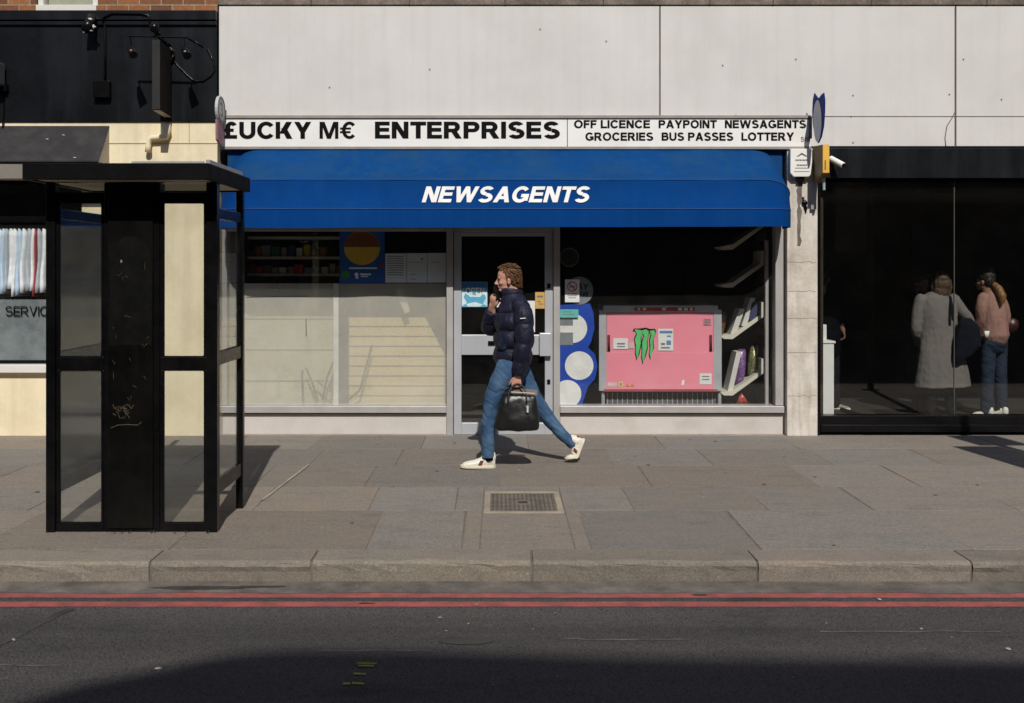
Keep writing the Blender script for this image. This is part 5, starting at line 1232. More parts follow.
def face_parts(Mx, parent, hair_m, sc=1.0):
    Q = Mx @ Matrix.Scale(sc, 4)
    for s in (-1, 1):
        g = MB(); g.ell((.078, s*.030, .103), (.009, .012, .0075)); part('eye', g.xf(Q), M['eye'], parent, smooth=True)
        g = MB(); g.tube([(.084, s*.014, .119), (.086, s*.030, .123), (.074, s*.047, .119)], [.004, .005, .003], 6, rnd=True); part('eyebrow', g.xf(Q), hair_m, parent, smooth=True)
    g = MB(); g.ell((.0855, 0, .0515), (.008, .019, .0042)); g.ell((.084, 0, .0425), (.0085, .017, .005)); part('lips', g.xf(Q), M['lips'], parent, smooth=True)
def hand_mb(Mx, curl=(30, 40, 25), mirror=False, sc=1.0, spread=4, thumb=(.55, .75, -.25), tcurl=.6):
    """wrist at the origin, fingers along +X, back of the hand +Z, thumb on +Y"""
    m = MB()
    limb(m, [(-.05, 0, 0), (0, 0, 0), (.03, .003, 0), (.07, .003, .001), (.088, .002, 0)], [(.024, .019), (.027, .019), (.036, .018), (.042, .014), (.040, .011)], 14, .015, ref=Vector((0, 0, 1)))
    for i, (y, ln, r) in enumerate(((.032, .070, .0092), (.011, .078, .0095), (-.010, .072, .0090), (-.029, .056, .0080))):
        p = Vector((.082, y, .001)); a = 0; pts = [p - Vector((.02, 0, 0)), p.copy()]; yaw = R(spread)*(1.5-i)
        for k, f in enumerate((.44, .31, .25)):
            a += R(curl[k]); d = Vector((math.cos(a)*math.cos(yaw), math.sin(yaw)*math.cos(a), -math.sin(a))); p = p + d*ln*f; pts.append(p.copy())
        m.tube(resample(pts, [r*1.05, r*1.05, r, r*.9, r*.78], .008)[0], [q for q in resample(pts, [r*1.05, r*1.05, r, r*.9, r*.78], .008)[1]], 10, ref=Vector((0, 1, 0)), rnd=True)
    d = Vector(thumb).normalized(); p = Vector((.022, .022, -.004)); e = Vector((.9, .15, -.45)).normalized()
    pts = [p, p+d*.034, p+d*.034+(d.lerp(e, tcurl*.5)).normalized()*.030, p+d*.034+(d.lerp(e, tcurl*.5)).normalized()*.030+(d.lerp(e, tcurl)).normalized()*.024]
    q, r = resample(pts, [.0145, .0125, .0108, .0085], .008); m.tube(q, r, 10, rnd=True)
    S_ = Matrix.Scale(sc, 4)
    if mirror: S_ = S_ @ Matrix.Diagonal((1, -1, 1, 1))
    m.xf(Mx @ S_)
    if mirror: m.f = [f[::-1] for f in m.f]
    return m
def skin_mat(name, c):
    m = mat(name, c, .5, var=.1, scale=25, fine=120, bump=.04, bump_scale=150, spec=.35)
    b = [n for n in m.node_tree.nodes if n.type == 'BSDF_PRINCIPLED'][0]
    b.inputs['Subsurface Weight'].default_value = .12; b.inputs['Subsurface Radius'].default_value = (.012, .005, .003); b.inputs['Subsurface Scale'].default_value = 1.0
    return m
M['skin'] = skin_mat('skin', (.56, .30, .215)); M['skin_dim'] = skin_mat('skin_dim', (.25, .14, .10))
M['eye'] = mat('eye_dark', (.05, .035, .03), .2); M['lips'] = mat('lips', (.38, .14, .12), .45)
M['hair'] = mat('brown_hair', (.135, .064, .029), .55, var=.3, scale=40, fine=160, bump=.3, bump_scale=90, spec=.3)
M['hair_dark'] = mat('dark_hair', (.018, .012, .009), .5, var=.35, scale=40, bump=.6, bump_scale=90)
M['hair_fair'] = mat('fair_brown_hair', (.075, .045, .028), .5, var=.4, scale=30, bump=.6, bump_scale=70)
M['navy'] = mat('navy_puffer_nylon', (.012, .013, .030), .55, var=.2, scale=10, bump=.25, bump_scale=22, spec=.25)
M['denim'] = mat('blue_denim', (.034, .084, .172), .85, var=.22, scale=9, fine=240, dirt=(.12, .195, .28), dirt_amt=.65, dirt_scale=4.5, bump=.35, bump_scale=30)
M['denim_dark'] = mat('dark_denim', (.010, .021, .042), .85, var=.25, scale=9, fine=240, dirt=(.022, .036, .06), dirt_amt=.4, dirt_scale=5, bump=.35, bump_scale=30)
M['shoe'] = mat('cream_leather', (.74, .70, .60), .5, var=.05, bump=.05)
M['sole'] = mat('cream_rubber', (.70, .63, .48), .7, var=.06)
M['leather'] = mat('black_leather', (.009, .009, .009), .36, var=.3, scale=6, bump=.35, bump_scale=14, spec=.45)
M['wool'] = mat('grey_wool', (.165, .152, .143), .95, var=.05, scale=6, fine=120, bump=.12, bump_scale=30, spec=.1)
M['pink_cloth'] = mat('dusty_pink_cloth', (.30, .165, .135), .9, var=.12, scale=9, bump=.25, bump_scale=30)
M['dark_cloth'] = mat('dark_clothing', (.010, .011, .014), .9, var=.3, bump=.2, spec=.08)
M['navy_bag'] = mat('navy_canvas', (.006, .008, .013), .9, var=.25, bump=.3, spec=.08)
wr = lambda p, a, f: a*noise.noise(Vector((p.x*f[0], p.y*f[1], p.z*f[2])))

# --- the man walking past with a phone
DN, DM, DF_ = 8.50, 8.64, 8.78
P = lambda px, py, D=DM: at(px, py, D)
HM = frame(P(506.6, 291.2) , Vector((-.995, -.06, -.03)).normalized(), Vector((.06, -.995, 0)).normalized(), Vector((-.03, 0, 1)).normalized()) 
HM = frame(P(508.6, 291.6), Vector((-1, -.05, -.06)).normalized(), Vector((.05, -1, 0)).normalized(), Vector((-.06, 0, 1)).normalized())
b = head_mb(HM, 1.0)
limb(b, [P(513, 290), P(514, 310), P(514, 340), P(514, 366)], [(.055, .055), (.10, .12), (.11, .12), (.09, .10)])
limb(b, [P(512, 366, 8.56), P(493, 402, DN), P(488, 440, DN), P(488.5, 458, DN)], [.06, .045, .04, .03])
limb(b, [P(516, 362, DF_), P(543, 412, DF_), P(572, 444, DF_)], [.06, .045, .03])
limb(b, [P(522, 309, 8.44), P(523, 340, 8.42), P(518, 372, 8.42), P(517, 377, 8.42)], [.05, .04, .03, .026])
limb(b, [P(508, 309, 8.84), P(490, 328, 8.86), P(491.8, 308, 8.72), P(492.5, 304, 8.70)], [.05, .04, .03, .026])
b.join(hand_mb(frame(P(517.6, 375.5, 8.42), Vector((-.10, 0, -1)).normalized(), Vector((1, 0, -.10)).normalized(), Vector((0, -1, 0))), (62, 75, 45), True, 1.04, 1, (.75, .6, -.2), .5))
zx = Vector((-.05, -.35, 1)).normalized(); dz = Vector((-.80, -.58, 0)); dz = (dz - zx*dz.dot(zx)).normalized()
b.join(hand_mb(frame(P(493.0, 307.6, 8.70), zx, dz.cross(zx), dz), (38, 42, 30), True, 1.0, 2, (.7, .62, -.35), .7))
me = remesh(b, .0042, 2)
man = solo('person', me, M['skin'], 'man in navy puffer jacket and blue jeans walking past the shop door holding a phone', 'person', smooth=True)
face_parts(HM, man, M['hair'])
# hair: cropped sides, a tousled top swept up from the brow
h = MB(); rnd = random.Random(6)
h.ell((-.018, 0, .154), (.090, .077, .076)); h.ell((-.055, 0, .115), (.056, .070, .073)); h.ell((.036, 0, .190), (.036, .054, .028))
for s in (-1, 1): h.ell((-.035, s*.050, .125), (.050, .028, .055)); h.tube([(.006, s*.074, .14), (.010, s*.073, .105)], [.013, .006], 8, rnd=True)
h.ell((-.080, 0, .07), (.028, .053, .043))
hm = remesh(h, .0042, 2, lambda p, n: .003*noise.noise(p*40)+.0015*noise.noise(p*110))
hs_ = to_mb(hm); 
vsn = [(v.co.copy(), v.normal.copy()) for v in hm.vertices]; rnd.shuffle(vsn)
for p, n in vsn[:900]:
    topk = max(0, (p.z-.15)/.07); l = rnd.uniform(.010, .016)*(1+.5*topk)
    d0 = (n*(.22+.35*topk) + Vector((-.5 if topk < .6 else rnd.uniform(-.9, .5), rnd.uniform(-.35, .35), -.45 if topk < .6 else .25))).normalized()
    q = p + d0*l; q2 = q + (d0 + Vector((rnd.uniform(-.8, .2), rnd.uniform(-.5, .5), -.9)))*l*.5
    hs_.tube([p-n*.003, q, q2], [.0042, .0034, .0014], 5)
hs_.xf(HM); part('hair', hs_, M['hair'], man, smooth=True)
# jacket
j = MB()
limb(j, [P(512.5, 364), P(513, 352), P(513.8, 338), P(514.2, 322), P(514.4, 311), P(513.4, 303), P(512.2, 297), P(511.8, 291.5)],
     [(.150, .165), (.162, .19), (.166, .205), (.162, .21), (.145, .20), (.112, .155), (.098, .11), (.094, .098)], 28, puff=.20, spacing=.155, phase=.1, caps=(.12, .3))
limb(j, [P(519, 304.5, 8.47), P(523.5, 314, 8.42), P(524.4, 326, 8.40), P(523.8, 341, 8.39), P(521, 358, 8.40), P(518, 374.5, 8.42)], [.062, .075, .078, .074, .066, .050], 20, puff=.22, spacing=.155, phase=.75, caps=(1, .15))
limb(j, [P(509, 304.5, 8.80), P(503, 313, 8.86), P(494, 324, 8.87), P(489.8, 327.5, 8.84), P(489.2, 321, 8.78), P(491.4, 311.5, 8.72)], [.06, .074, .074, .070, .062, .048], 20, puff=.20, spacing=.15, phase=.4, caps=(1, .15))
def jd(p, n): return .0055*noise.noise(Vector((p.x*26, p.y*26, p.z*14))) + .003*noise.noise(Vector((p.x*60, p.y*60, p.z*30)))
jk = part('jacket', remesh(j, .006, 1, jd), M['navy'], man, smooth=True)
g = MB(); g.tube([P(511.2, 295.5, 8.64), P(511.4, 291.0), P(511.6, 288.6)], [(.090, .092), (.091, .093), (.086, .088)], 24); 
part('collar', remesh(g, .007, 1, jd), M['navy'], jk, smooth=True)
g = MB(); g.tube([P(520.2, 318.6, 8.318), P(525.6, 318.2, 8.316)], [(.004, .004)]*2, 6); part('sleeve_logo', g, M['white_letters'], jk)
g = MB(); q = [(499, 334.5), (507.5, 336.5), (510.6, 341), (509.5, 350), (498.6, 350.5)]
g.ell(P(504.2, 343.8, 8.475), (.052, .022, .060)); part('pocket', remesh(g, .006, 1, jd), mat('glossy_navy_nylon', (.012, .022, .040), .2, var=.4, scale=30, bump=.5, bump_scale=40), jk, smooth=True)
# jeans
j = MB()
limb(j, [P(512.5, 357), P(512.5, 366), P(512, 376)], [(.140, .165), (.138, .165), (.125, .15)], 24)
limb(j, [P(509.5, 366, 8.53), P(503.5, 377, DN), P(495.6, 391, DN), P(491.6, 403, DN), P(489.4, 416, DN), P(488.2, 430, DN), P(487.8, 444, DN), P(488.0, 457.5, DN)], [(.112, .098), (.102, .098), (.082, .084), (.070, .072), (.066, .068), (.064, .066), (.060, .060), (.055, .057)], 20, caps=(1, .1))
limb(j, [P(516, 366, 8.75), P(524, 382, DF_), P(533, 397, DF_), P(543, 411, DF_), P(552, 423, DF_), P(562, 434, DF_), P(573.6, 445.2, DF_)], [(.105, .095), (.096, .092), (.080, .082), (.068, .070), (.059, .062), (.054, .057), (.048, .051)], 20, caps=(1, .1))
def ridge(p, f, q=0): return 1-abs(noise.noise(Vector((p.x*f[0]+q, p.y*f[1], p.z*f[2]))))*2.2
def dd_(p, n): return .0045*noise.noise(Vector((p.x*9, p.y*9, p.z*11))) - .0055*max(0, ridge(p+p.x*Vector((0, 0, .6)), (5, 5, 15), 3)-.45)*1.6 - .0018*max(0, ridge(p-p.x*Vector((0, 0, .5)), (9, 9, 30), 9)-.3)
part('jeans', remesh(j, .006, 2, dd_), M['denim'], man, smooth=True)
# shoes: frame with +X to the toe, z=0 at the ground
def shoe(Mx, parent, sc=1.0, stripe=True, mats=None, bend=0.0):
    def bz(p):
        x, y, z = p
        if not bend or x < .07: return Vector(p)
        k = min(1, (x-.07)/.04); a = bend*k; dx = x-.085
        return Vector((.085+dx*math.cos(a)-z*math.sin(a)*.6, y, dx*math.sin(a)+z*math.cos(a))) if x > .085 else Vector((x-z*math.sin(a)*.6, y, z))
    sm, so = mats or (M['shoe'], M['sole'])
    up = MB(); prof = [(-.085, .030, .034, .036), (-.075, .037, .052, .050), (-.04, .040, .060, .058), (-.005, .041, .055, .055), (.04, .043, .042, .044), (.09, .047, .031, .035), (.14, .046, .026, .030), (.175, .036, .020, .024), (.192, .018, .012, .014)]
    rings = []
    for x, wy, hz, cz in prof:
        rings.append([Vector((x, wy*math.cos(q), max(.012, cz+hz*math.sin(q)))) for q in [2*math.pi*k/18 for k in range(18)]])
    up.ring_tube(rings); limb(up, [(-.045, 0, .06), (-.05, 0, .10)], [.047, .044], 14); up.ell((.012, 0, .092), (.020, .028, .026))
    um = remesh(up, .0045, 2)
    for v in um.vertices: v.co = bz(v.co)
    um.transform(Mx @ Matrix.Scale(sc, 4)); s = part('shoe', um, sm, parent, smooth=True)
    g = MB(); ol = [(-.094, 0)] + [(-.088+.0*k, y) for k, y in ((0, .022),)] + [(-.06, .041), (0, .042), (.06, .047), (.11, .051), (.16, .045), (.19, .028), (.203, 0)]
    ol = ol + [(x, -y) for x, y in ol[-2:0:-1]]
    sol = ol[:]; g = MB(); N_ = 24; xs__ = [-.094+.297*k/N_ for k in range(N_+1)]
    def half(x):
        pts_ = ol[:len(ol)//2+1]
        for (xa_, ya_), (xb_, yb_) in zip(pts_, pts_[1:]):
            if xa_ <= x <= xb_ and xb_ > xa_: return max(.004, ya_+(yb_-ya_)*(x-xa_)/(xb_-xa_))
        return .004
    g.ring_tube([[bz(q) for q in ((x, -half(x), 0), (x, half(x), 0), (x, half(x), .026), (x, -half(x), .026))] for x in xs__]); g.xf(Mx @ Matrix.Scale(sc, 4)); part('sole', g, so, s, bevel=.006)
    if stripe:
        for sy in (-1, 1):
            a, c = MB(), MB()
            def on(x, z, e=.0): 
                f = max(0, min(1, (z-.03)/.06)); return (x, sy*(.0435-.012*f*f+e), z)
            qd = [on(.028, .030, .0015), on(.058, .030, .0035), on(.042, .066, .001), on(.010, .070, .0015)]
            a.add([tuple(v) for v in qd] + [(v[0], v[1]-sy*.006, v[2]) for v in qd], [(0,1,2,3) if sy < 0 else (3,2,1,0), (0,4,5,1), (1,5,6,2), (2,6,7,3), (3,7,4,0)]); a.xf(Mx @ Matrix.Scale(sc, 4)); st = part('side_stripe', a, M['stripe'], s)
            qd = [on(.034, .031, .003), on(.047, .031, .004), on(.031, .068, .0022), on(.019, .069, .0026)]
            c.add([tuple(v) for v in qd], [(0,1,2,3) if sy < 0 else (3,2,1,0)]); c.xf(Mx @ Matrix.Scale(sc, 4)); part('stripe_centre', c, M['stripe_red'], st)
        g = MB(); g.ell((-.083, 0, .070), (.010, .026, .024)); g.xf(Mx @ Matrix.Scale(sc, 4)); part('heel_tab', g, M['stripe_red'], s, smooth=True)
    return s
M['stripe'] = mat('dark_stripe', (.02, .025, .02), .6); M['stripe_red'] = mat('dark_red_stripe', (.24, .02, .025), .6)
gz = lambda px, D: Vector((X(px, D), D, .006))
Mf = frame(gz(484.6, 8.52), Vector((-1, -.10, .03)).normalized(), Vector((.10, -1, 0)).normalized(), Vector((.03, 0, 1)).normalized())
shoe(Mf, man, 1.03)
tx = Vector((-.37, -.03, -.93)).normalized(); ty = Vector((0, -1, .03)); ty = (ty - tx*ty.dot(tx)).normalized(); tz = tx.cross(ty)
Mr = frame(P(581.4, 448.6, DF_), tx, ty, tz)
shoe(Mr, man, .98, bend=1.02)
for k in (0, 1):
    g = MB()
    if k == 0: g.tube([P(488.4, 454, DN), P(489.6, 460.5, DN)], [.040, .036], 12)
    else: g.tube([P(572.6, 443.6, DF_), P(575.5, 446.0, DF_)], [.040, .038], 12, rnd=True)
    part('sock', g, M['dark_cloth'], man, smooth=True)
# phone in the raised hand
ph = MB(); ax = Vector((.42, .1, -1)).normalized(); up_ = Vector((.75, -.62, .25)); up_ = (up_ - ax*up_.dot(ax)).normalized(); sd = ax.cross(up_)
c = P(498.6, 293.4, 8.645); ph.box(-.072, .072, -.036, .036, -.005, .005); ph.xf(frame(c, ax, sd, up_))
solo('phone', ph, mat('black_phone', (.008, .008, .009), .25), 'black mobile phone held up to the mouth of the walking man', 'phone', bevel=.004)
# handbag
DB = 8.41
bag = thing('handbag', 'black leather tote bag carried by the man in the puffer jacket', 'bag', P(517, 430, DB))
def bagring(py, x0, x1, d, k=28):
    cx, hw = (x0+x1)/2, (x1-x0)/2*DB/FPX; cz = Z(py, DB); X0 = X(cx, DB); out = []
    for i in range(k):
        a = 2*math.pi*i/k; ca, sa = math.cos(a), math.sin(a); e = .62
        out.append(Vector((X0+hw*math.copysign(abs(ca)**e, ca), DB+d*math.copysign(abs(sa)**e, sa), cz)))
    return out
g = MB(); g.ring_tube([bagring(430.8, 499.5, 536.5, .050), bagring(429.2, 495.6, 539.4, .070), bagring(423, 494.4, 540.2, .084), bagring(413, 496, 539.6, .078), bagring(403, 499.6, 537.6, .060), bagring(397, 502.4, 536.6, .046), bagring(393.6, 505.5, 534.6, .030)])
def bd(p, n): return .014*noise.noise(Vector((p.x*8, p.y*5, p.z*7))) - .006*max(0, ridge(p+p.z*Vector((.8, 0, 0)), (9, 3, 3), 2)-.5) + .003*noise.noise(Vector((p.x*22, p.y*22, p.z*22)))
bm_ = g.mesh('bag'); 
o = bpy.data.objects.new('tmp', bm_); COL.objects.link(o); q = o.modifiers.new('s', 'SUBSURF'); q.levels = 2; q.render_levels = 2
dg = bpy.context.evaluated_depsgraph_get(); dg.update(); bm2 = bpy.data.meshes.new_from_object(o.evaluated_get(dg)); bpy.data.objects.remove(o)
ns = [v.normal.copy() for v in bm2.vertices]
for v, n in zip(bm2.vertices, ns): v.co += n*bd(v.co, n)
part('body', bm2, M['leather'], bag, smooth=True)
g = MB(); g.prism([(X(a, DB), Z(b_, DB)) for a, b_ in ((511.5, 394), (511.5, 389.5), (516, 388.6), (537.4, 390.6), (537.6, 396))], DB+.030, .012); part('lining_flap', g, mat('taupe_lining', (.20, .155, .13), .8, var=.15), bag, bevel=.003)
for dy in (-.050, .044):
    g = MB(); pts = [P(508, 402, DB+dy*1.4), P(508.6, 394, DB+dy), P(512, 386.5, DB+dy*.5), P(517.5, 383.6, DB+dy*.25), P(523, 386.5, DB+dy*.5), P(526.2, 394, DB+dy), P(526.6, 402, DB+dy*1.4)]
    q, r = resample(pts, [.006]*7, .015); g.tube(q, r, 8, rnd=True); part('handle', g, M['leather'], bag, smooth=True)
g = MB(); g.tube([P(511, 392, DB-.056), P(535, 393.5, DB-.052)], [.004, .004], 6); g.box(X(526.4, DB), X(528.2, DB), DB-.088, DB-.082, Z(411, DB), Z(404.5, DB)); part('tag', g, mat('pale_tag', (.55, .55, .55), .4), bag)

# --- people inside the dark glass shop
FZ = .04
def plain_legs(m, spec, D):
    for pts, rad in spec: limb(m, [at(a, b_, D+dy) for a, b_, dy in pts], rad, 14)
def small_shoe(x, y, ang, parent, mats): shoe(Matrix.Translation((x, y, FZ+.004)) @ rotz(ang), parent, .76, False, mats)
# woman in the grey coat, back to the street
D = 11.35; Q = lambda px, py, dy=0: at(px, py, D+dy)
H1 = frame(Q(941, 291.5), Vector((.25, .97, 0)).normalized(), Vector((-.97, .25, 0)).normalized(), Vector((0, 0, 1)))
b = head_mb(H1, .95); limb(b, [Q(940, 292), Q(940, 320), Q(940, 360)], [(.05, .05), (.15, .1), (.13, .1)])
plain_legs(b, [([(932, 358, 0), (931, 385, 0), (930.5, 412, 0)], [.08, .06, .045]), ([(949, 358, 0), (950, 385, 0), (951, 412, 0)], [.08, .06, .045])], D)
b.join(hand_mb(frame(Q(962, 329, .12), Vector((-.8, .5, .2)).normalized(), Vector((.2, 0, .98)).normalized(), Vector((-.8, .5, .2)).normalized().cross(Vector((.2, 0, .98)).normalized())), (30, 40, 20)))
w1 = solo('person', remesh(b, .008, 2), M['skin_dim'], 'woman in a long grey wool coat with her back turned behind the dark glass', 'person', smooth=True)
h = MB(); h.ell((-.02, 0, .15), (.10, .092, .085)); h.ell((-.055, 0, .09), (.065, .092, .10)); h.ell((-.06, .01, .01), (.050, .082, .085))
for s in (-1, 1): h.tube([(-.02, s*.075, .13), (-.02, s*.088, .05), (-.03, s*.078, -.05)], [.03, .03, .018], 10, rnd=True)
hm = remesh(h, .007, 1, lambda p, n: .007*noise.noise(Vector((p.x*40, p.y*40, p.z*9)))); hm.transform(H1); part('hair', hm, M['hair_fair'], w1, smooth=True)
c = MB()
limb(c, [Q(942, 386.5), Q(941.5, 370), Q(940, 350), Q(938.6, 330), Q(937.4, 314), Q(937, 303), Q(937.6, 298), Q(939, 293), Q(939.6, 288.5)], [(.315, .19), (.29, .18), (.25, .165), (.215, .15), (.215, .145), (.205, .13), (.165, .115), (.078, .085), (.070, .075)], 30, .02, caps=(.05, .3))
limb(c, [Q(921, 300), Q(917.5, 312), Q(916, 330, .02), Q(919, 343, .12)], [.07, .066, .058, .05], 16); limb(c, [Q(953, 299.5), Q(960, 309, -.01), Q(969.6, 321, 0), Q(969, 326, .06), Q(962, 329, .12)], [.068, .066, .060, .055, .045], 16)
def cd_(p, n): return .012*noise.noise(Vector((p.x*11, p.y*11, p.z*2.2))) + .004*noise.noise(Vector((p.x*30, p.y*30, p.z*18)))
part('coat', remesh(c, .009, 3, cd_), M['wool'], w1, smooth=True)
g = MB()
plain_legs(g, [([(932, 372, 0), (931, 390, 0), (930.5, 411, 0)], [.09, .07, .055]), ([(949, 372, 0), (950, 390, 0), (951, 411, 0)], [.09, .07, .055])], D); part('trousers', g, M['dark_cloth'], w1, smooth=True)
dk = (M['dark_cloth'], M['dark_cloth'])
for px in (930.5, 951): small_shoe(X(px, D), D, 1.4, w1, dk)
t = thing('shoulder_bag', 'dark navy shoulder bag hanging off the woman in the grey coat', 'bag', Q(958, 362, -.1))
g = MB(); k = 20
def br(py, x0, x1, d): return [Vector((X((x0+x1)/2, D)+(x1-x0)/2*D/FPX*math.copysign(abs(math.cos(a))**.5, math.cos(a)), D-.20+d*math.copysign(abs(math.sin(a))**.5, math.sin(a)), Z(py, D))) for a in [2*math.pi*i/k for i in range(k)]]
rings = [br(362, 945.5, 950, .03), br(354, 944.8, 962, .06), br(344, 945.5, 971, .075), br(334, 947, 971.5, .07), br(324, 950, 969, .05), br(317, 952.5, 962, .025)]
g.ring_tube(rings); part('body', remesh(g, .009, 4, lambda p, n: .01*noise.noise(p*9)), M['navy_bag'], t, smooth=True)
g = MB(); q, r = resample([Q(953, 320, -.2), Q(951.8, 306, -.16), Q(950.4, 297, -.05), Q(950.6, 295.4, .04)], [(.018, .008)]*4, .02); g.tube(q, r, 8, rnd=True); part('strap', g, M['navy_bag'], t, smooth=True)
# woman in the pink jacket
D = 11.30
H2 = frame(Q(984.5, 290), Vector((-.72, .69, 0)).normalized(), Vector((-.69, -.72, 0)).normalized(), Vector((0, 0, 1)))
b = head_mb(H2, .93); limb(b, [Q(988, 291), Q(991, 315), Q(993, 340)], [(.045, .045), (.11, .09), (.11, .1)])
plain_legs(b, [([(988, 340, 0), (988, 372, 0), (987, 412, 0)], [.08, .06, .04]), ([(999, 340, .05), (1000, 372, .05), (1001.5, 412, .05)], [.08, .06, .04])], D)
b.join(hand_mb(frame(Q(976, 327, .05), Vector((-.6, .1, -.75)).normalized(), Vector((-.75, 0, .6)).normalized(), Vector((-.6, .1, -.75)).normalized().cross(Vector((-.75, 0, .6)).normalized())), (35, 40, 25)))
w2 = solo('person', remesh(b, .008, 2), M['skin_dim'], 'woman in a short dusty pink jacket and dark jeans behind the dark glass', 'person', smooth=True)
h = MB(); h.ell((-.022, 0, .155), (.098, .088, .084)); h.ell((-.055, 0, .11), (.062, .084, .085)); h.ell((-.06, 0, .225), (.05, .05, .04))
hm = remesh(h, .007, 1, lambda p, n: .006*noise.noise(p*35)); hm.transform(H2); hr = part('hair', hm, M['hair_dark'], w2, smooth=True)
g = MB(); q, r = resample([Q(992, 283, -.06), Q(998, 288, -.11), Q(1002, 297, -.15), Q(1001.5, 305, -.16)], [.028, .042, .045, .012], .02); g.tube(q, r, 12, rnd=True); part('ponytail', remesh(g, .007, 1, lambda p, n: .006*noise.noise(Vector((p.x*50, p.y*50, p.z*12)))), mat('blond_hair', (.20, .10, .03), .5, var=.3, scale=40), hr, smooth=True)
face_parts(H2, w2, M['hair_dark'], .93)
c = MB(); limb(c, [Q(994, 335.5), Q(993.4, 326), Q(992.6, 314), Q(991.6, 303), Q(990.4, 296.5), Q(988.6, 291.5)], [(.165, .15), (.155, .145), (.150, .14), (.145, .13), (.11, .11), (.06, .065)], 24)
limb(c, [Q(983.6, 297.5, -.03), Q(981, 308, -.05), Q(981, 319, -.02), Q(977, 326, .03)], [.060, .058, .053, .042], 16); limb(c, [Q(999, 297.5, .02), Q(1004, 308, .02), Q(1005.5, 321, .04), Q(1000, 329, .1)], [.060, .058, .053, .042], 16)
part('jacket', remesh(c, .008, 2, cd_), M['pink_cloth'], w2, smooth=True)
g = MB(); g.tube([Q(987, 331, -.13), Q(986.5, 338, -.12)], [(.03, .012), (.02, .012)], 12); part('shirt_tail', g, M['white_letters'], w2, smooth=True)
j = MB(); limb(j, [Q(993.6, 330), Q(993.6, 344)], [(.14, .12), (.145, .125)], 20)
limb(j, [Q(988, 342), Q(987.6, 372), Q(987, 395), Q(986.6, 411)], [.088, .076, .070, .068], 16); limb(j, [Q(999.4, 342, .04), Q(1000, 372, .05), Q(1001, 395, .05), Q(1001.4, 411, .05)], [.088, .076, .070, .068], 16)
part('jeans', remesh(j, .008, 2, dd_), M['denim_dark'], w2, smooth=True)
for px, an in ((986, 2.6), (1001, 2.3)): small_shoe(X(px, D), D-.02, an, w2, (M['shoe'], M['shoe']))
t = thing('red_handbag', 'small dark red bag at the side of the woman in the pink jacket', 'bag', Q(1012, 334))
g = MB(); g.ell(Q(1012, 325, .05), (.075, .05, .085)); part('body', remesh(g, .009, 1, lambda p, n: .012*noise.noise(p*12)), mat('dark_red_leather', (.045, .010, .010), .4, var=.3, scale=20), t, smooth=True)
g = MB(); q, r = resample([Q(1006, 317, .05), Q(1004, 308, .03), Q(1000, 299, .0)], [.01]*3, .02); g.tube(q, r, 8); part('strap', g, M['navy_bag'], t, smooth=True)
# dark clothed man by the white stand
D = 11.9
H3 = frame(Q(822.5, 287.5), Vector((.5, .86, 0)).normalized(), Vector((-.86, .5, 0)).normalized(), Vector((0, 0, 1)))
b = head_mb(H3, .98); limb(b, [Q(823, 288), Q(824, 315), Q(824, 350)], [(.05, .05), (.15, .1), (.12, .1)])
plain_legs(b, [([(818, 345, 0), (820, 375, 0), (822, 405, 0)], [.06, .04, .035]), ([(832, 345, 0), (834, 375, -.05), (835, 405, -.05)], [.06, .04, .035])], D)
limb(b, [Q(836, 300), Q(839, 318), Q(843, 331)], [.045, .04, .028])
b.join(hand_mb(frame(Q(842.6, 329), Vector((.2, 0, -1)).normalized(), Vector((0, 1, 0)), Vector((1, 0, .2)).normalized()), (25, 35, 20)))
m3 = solo('person', remesh(b, .008, 2), M['skin_dim'], 'person in dark clothes partly hidden behind the white display stand', 'person', smooth=True)
h = MB(); h.ell((-.022, 0, .155), (.098, .082, .082)); h.ell((-.055, 0, .11), (.062, .078, .08)); hm = remesh(h, .007, 1, lambda p, n: .005*noise.noise(p*35)); hm.transform(H3); part('hair', hm, M['hair_dark'], m3, smooth=True)
c = MB(); limb(c, [Q(825, 352), Q(824.6, 330), Q(824, 312), Q(823.6, 299), Q(823, 291)], [(.18, .15), (.175, .15), (.19, .15), (.15, .12), (.065, .07)], 24)
limb(c, [Q(835, 299), Q(838, 310), Q(839.6, 320)], [.065, .062, .055], 16); limb(c, [Q(812, 299), Q(809, 315), Q(810, 330, .1)], [.065, .062, .055], 16)
part('jacket', remesh(c, .008, 2, cd_), mat('dark_blue_jacket', (.003, .004, .007), .9, var=.3, bump=.2, spec=.06), m3, smooth=True)
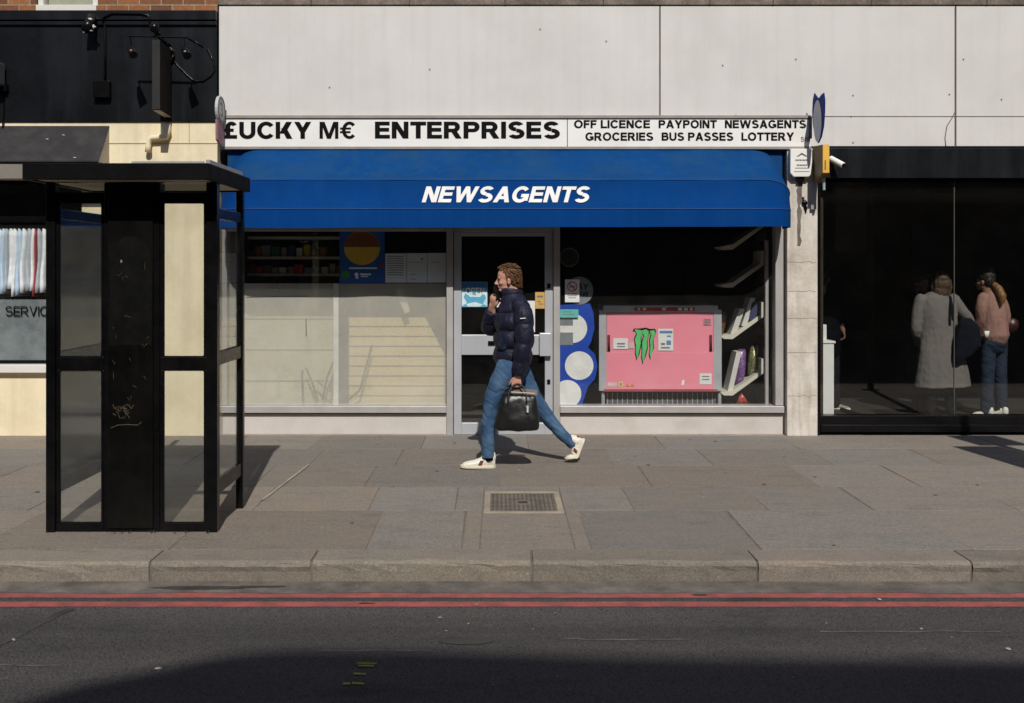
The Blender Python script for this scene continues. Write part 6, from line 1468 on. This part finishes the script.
j = MB(); limb(j, [Q(825, 346), Q(825, 356)], [(.15, .13), (.15, .13)], 18); limb(j, [Q(818, 352), Q(820, 375), Q(822, 405)], [.09, .07, .065], 14); limb(j, [Q(832, 352), Q(834, 378, -.05), Q(835, 404, -.05)], [.09, .07, .065], 14)
part('trousers', remesh(j, .008, 2, dd_), M['dark_cloth'], m3, smooth=True)
gs_ = mat('grey_trainer', (.25, .24, .22), .7)
small_shoe(X(835.4, D), D-.06, -.25, m3, (gs_, M['sole'])); small_shoe(X(821, D), D, -.25, m3, (gs_, M['sole']))
# person in dark clothes beyond the grey coat
D = 11.9
H4 = frame(Q(921.5, 292), Vector((.3, -.95, 0)).normalized(), Vector((.95, .3, 0)).normalized(), Vector((0, 0, 1)))
b = head_mb(H4, .95); limb(b, [Q(922, 292), Q(923, 320), Q(923, 350)], [(.05, .05), (.13, .1), (.12, .1)])
plain_legs(b, [([(918, 345, 0), (917, 375, 0), (917, 405, 0)], [.08, .06, .04]), ([(928, 345, 0), (928, 375, 0), (928, 405, 0)], [.08, .06, .04])], D)
m4 = solo('person', remesh(b, .009, 2), M['skin_dim'], 'person in black mostly hidden beyond the woman in the grey coat', 'person', smooth=True)
h = MB(); h.ell((-.022, 0, .155), (.102, .092, .086)); h.ell((-.055, 0, .09), (.062, .09, .11)); h.ell((.04, 0, .19), (.05, .08, .04)); hm = remesh(h, .008, 1); hm.transform(H4); part('hair', hm, M['hair_dark'], m4, smooth=True)
c = MB(); limb(c, [Q(923, 372), Q(923, 340), Q(922.6, 314), Q(922, 300), Q(922, 293)], [(.19, .15), (.18, .14), (.19, .14), (.15, .12), (.06, .07)], 22); limb(c, [Q(912, 301), Q(909.5, 318), Q(911, 335)], [.06, .056, .05], 14); limb(c, [Q(932, 301), Q(935, 318), Q(934, 335)], [.06, .056, .05], 14)
part('coat', remesh(c, .009, 2, cd_), M['dark_cloth'], m4, smooth=True)
j = MB(); limb(j, [Q(918, 352), Q(917.5, 378), Q(917, 405)], [.085, .07, .06], 14); limb(j, [Q(928, 352), Q(928, 378), Q(928, 405)], [.085, .07, .06], 14); part('trousers', j, M['dark_cloth'], m4, smooth=True)
for px in (917, 928): small_shoe(X(px, D), D, -1.2, m4, dk)
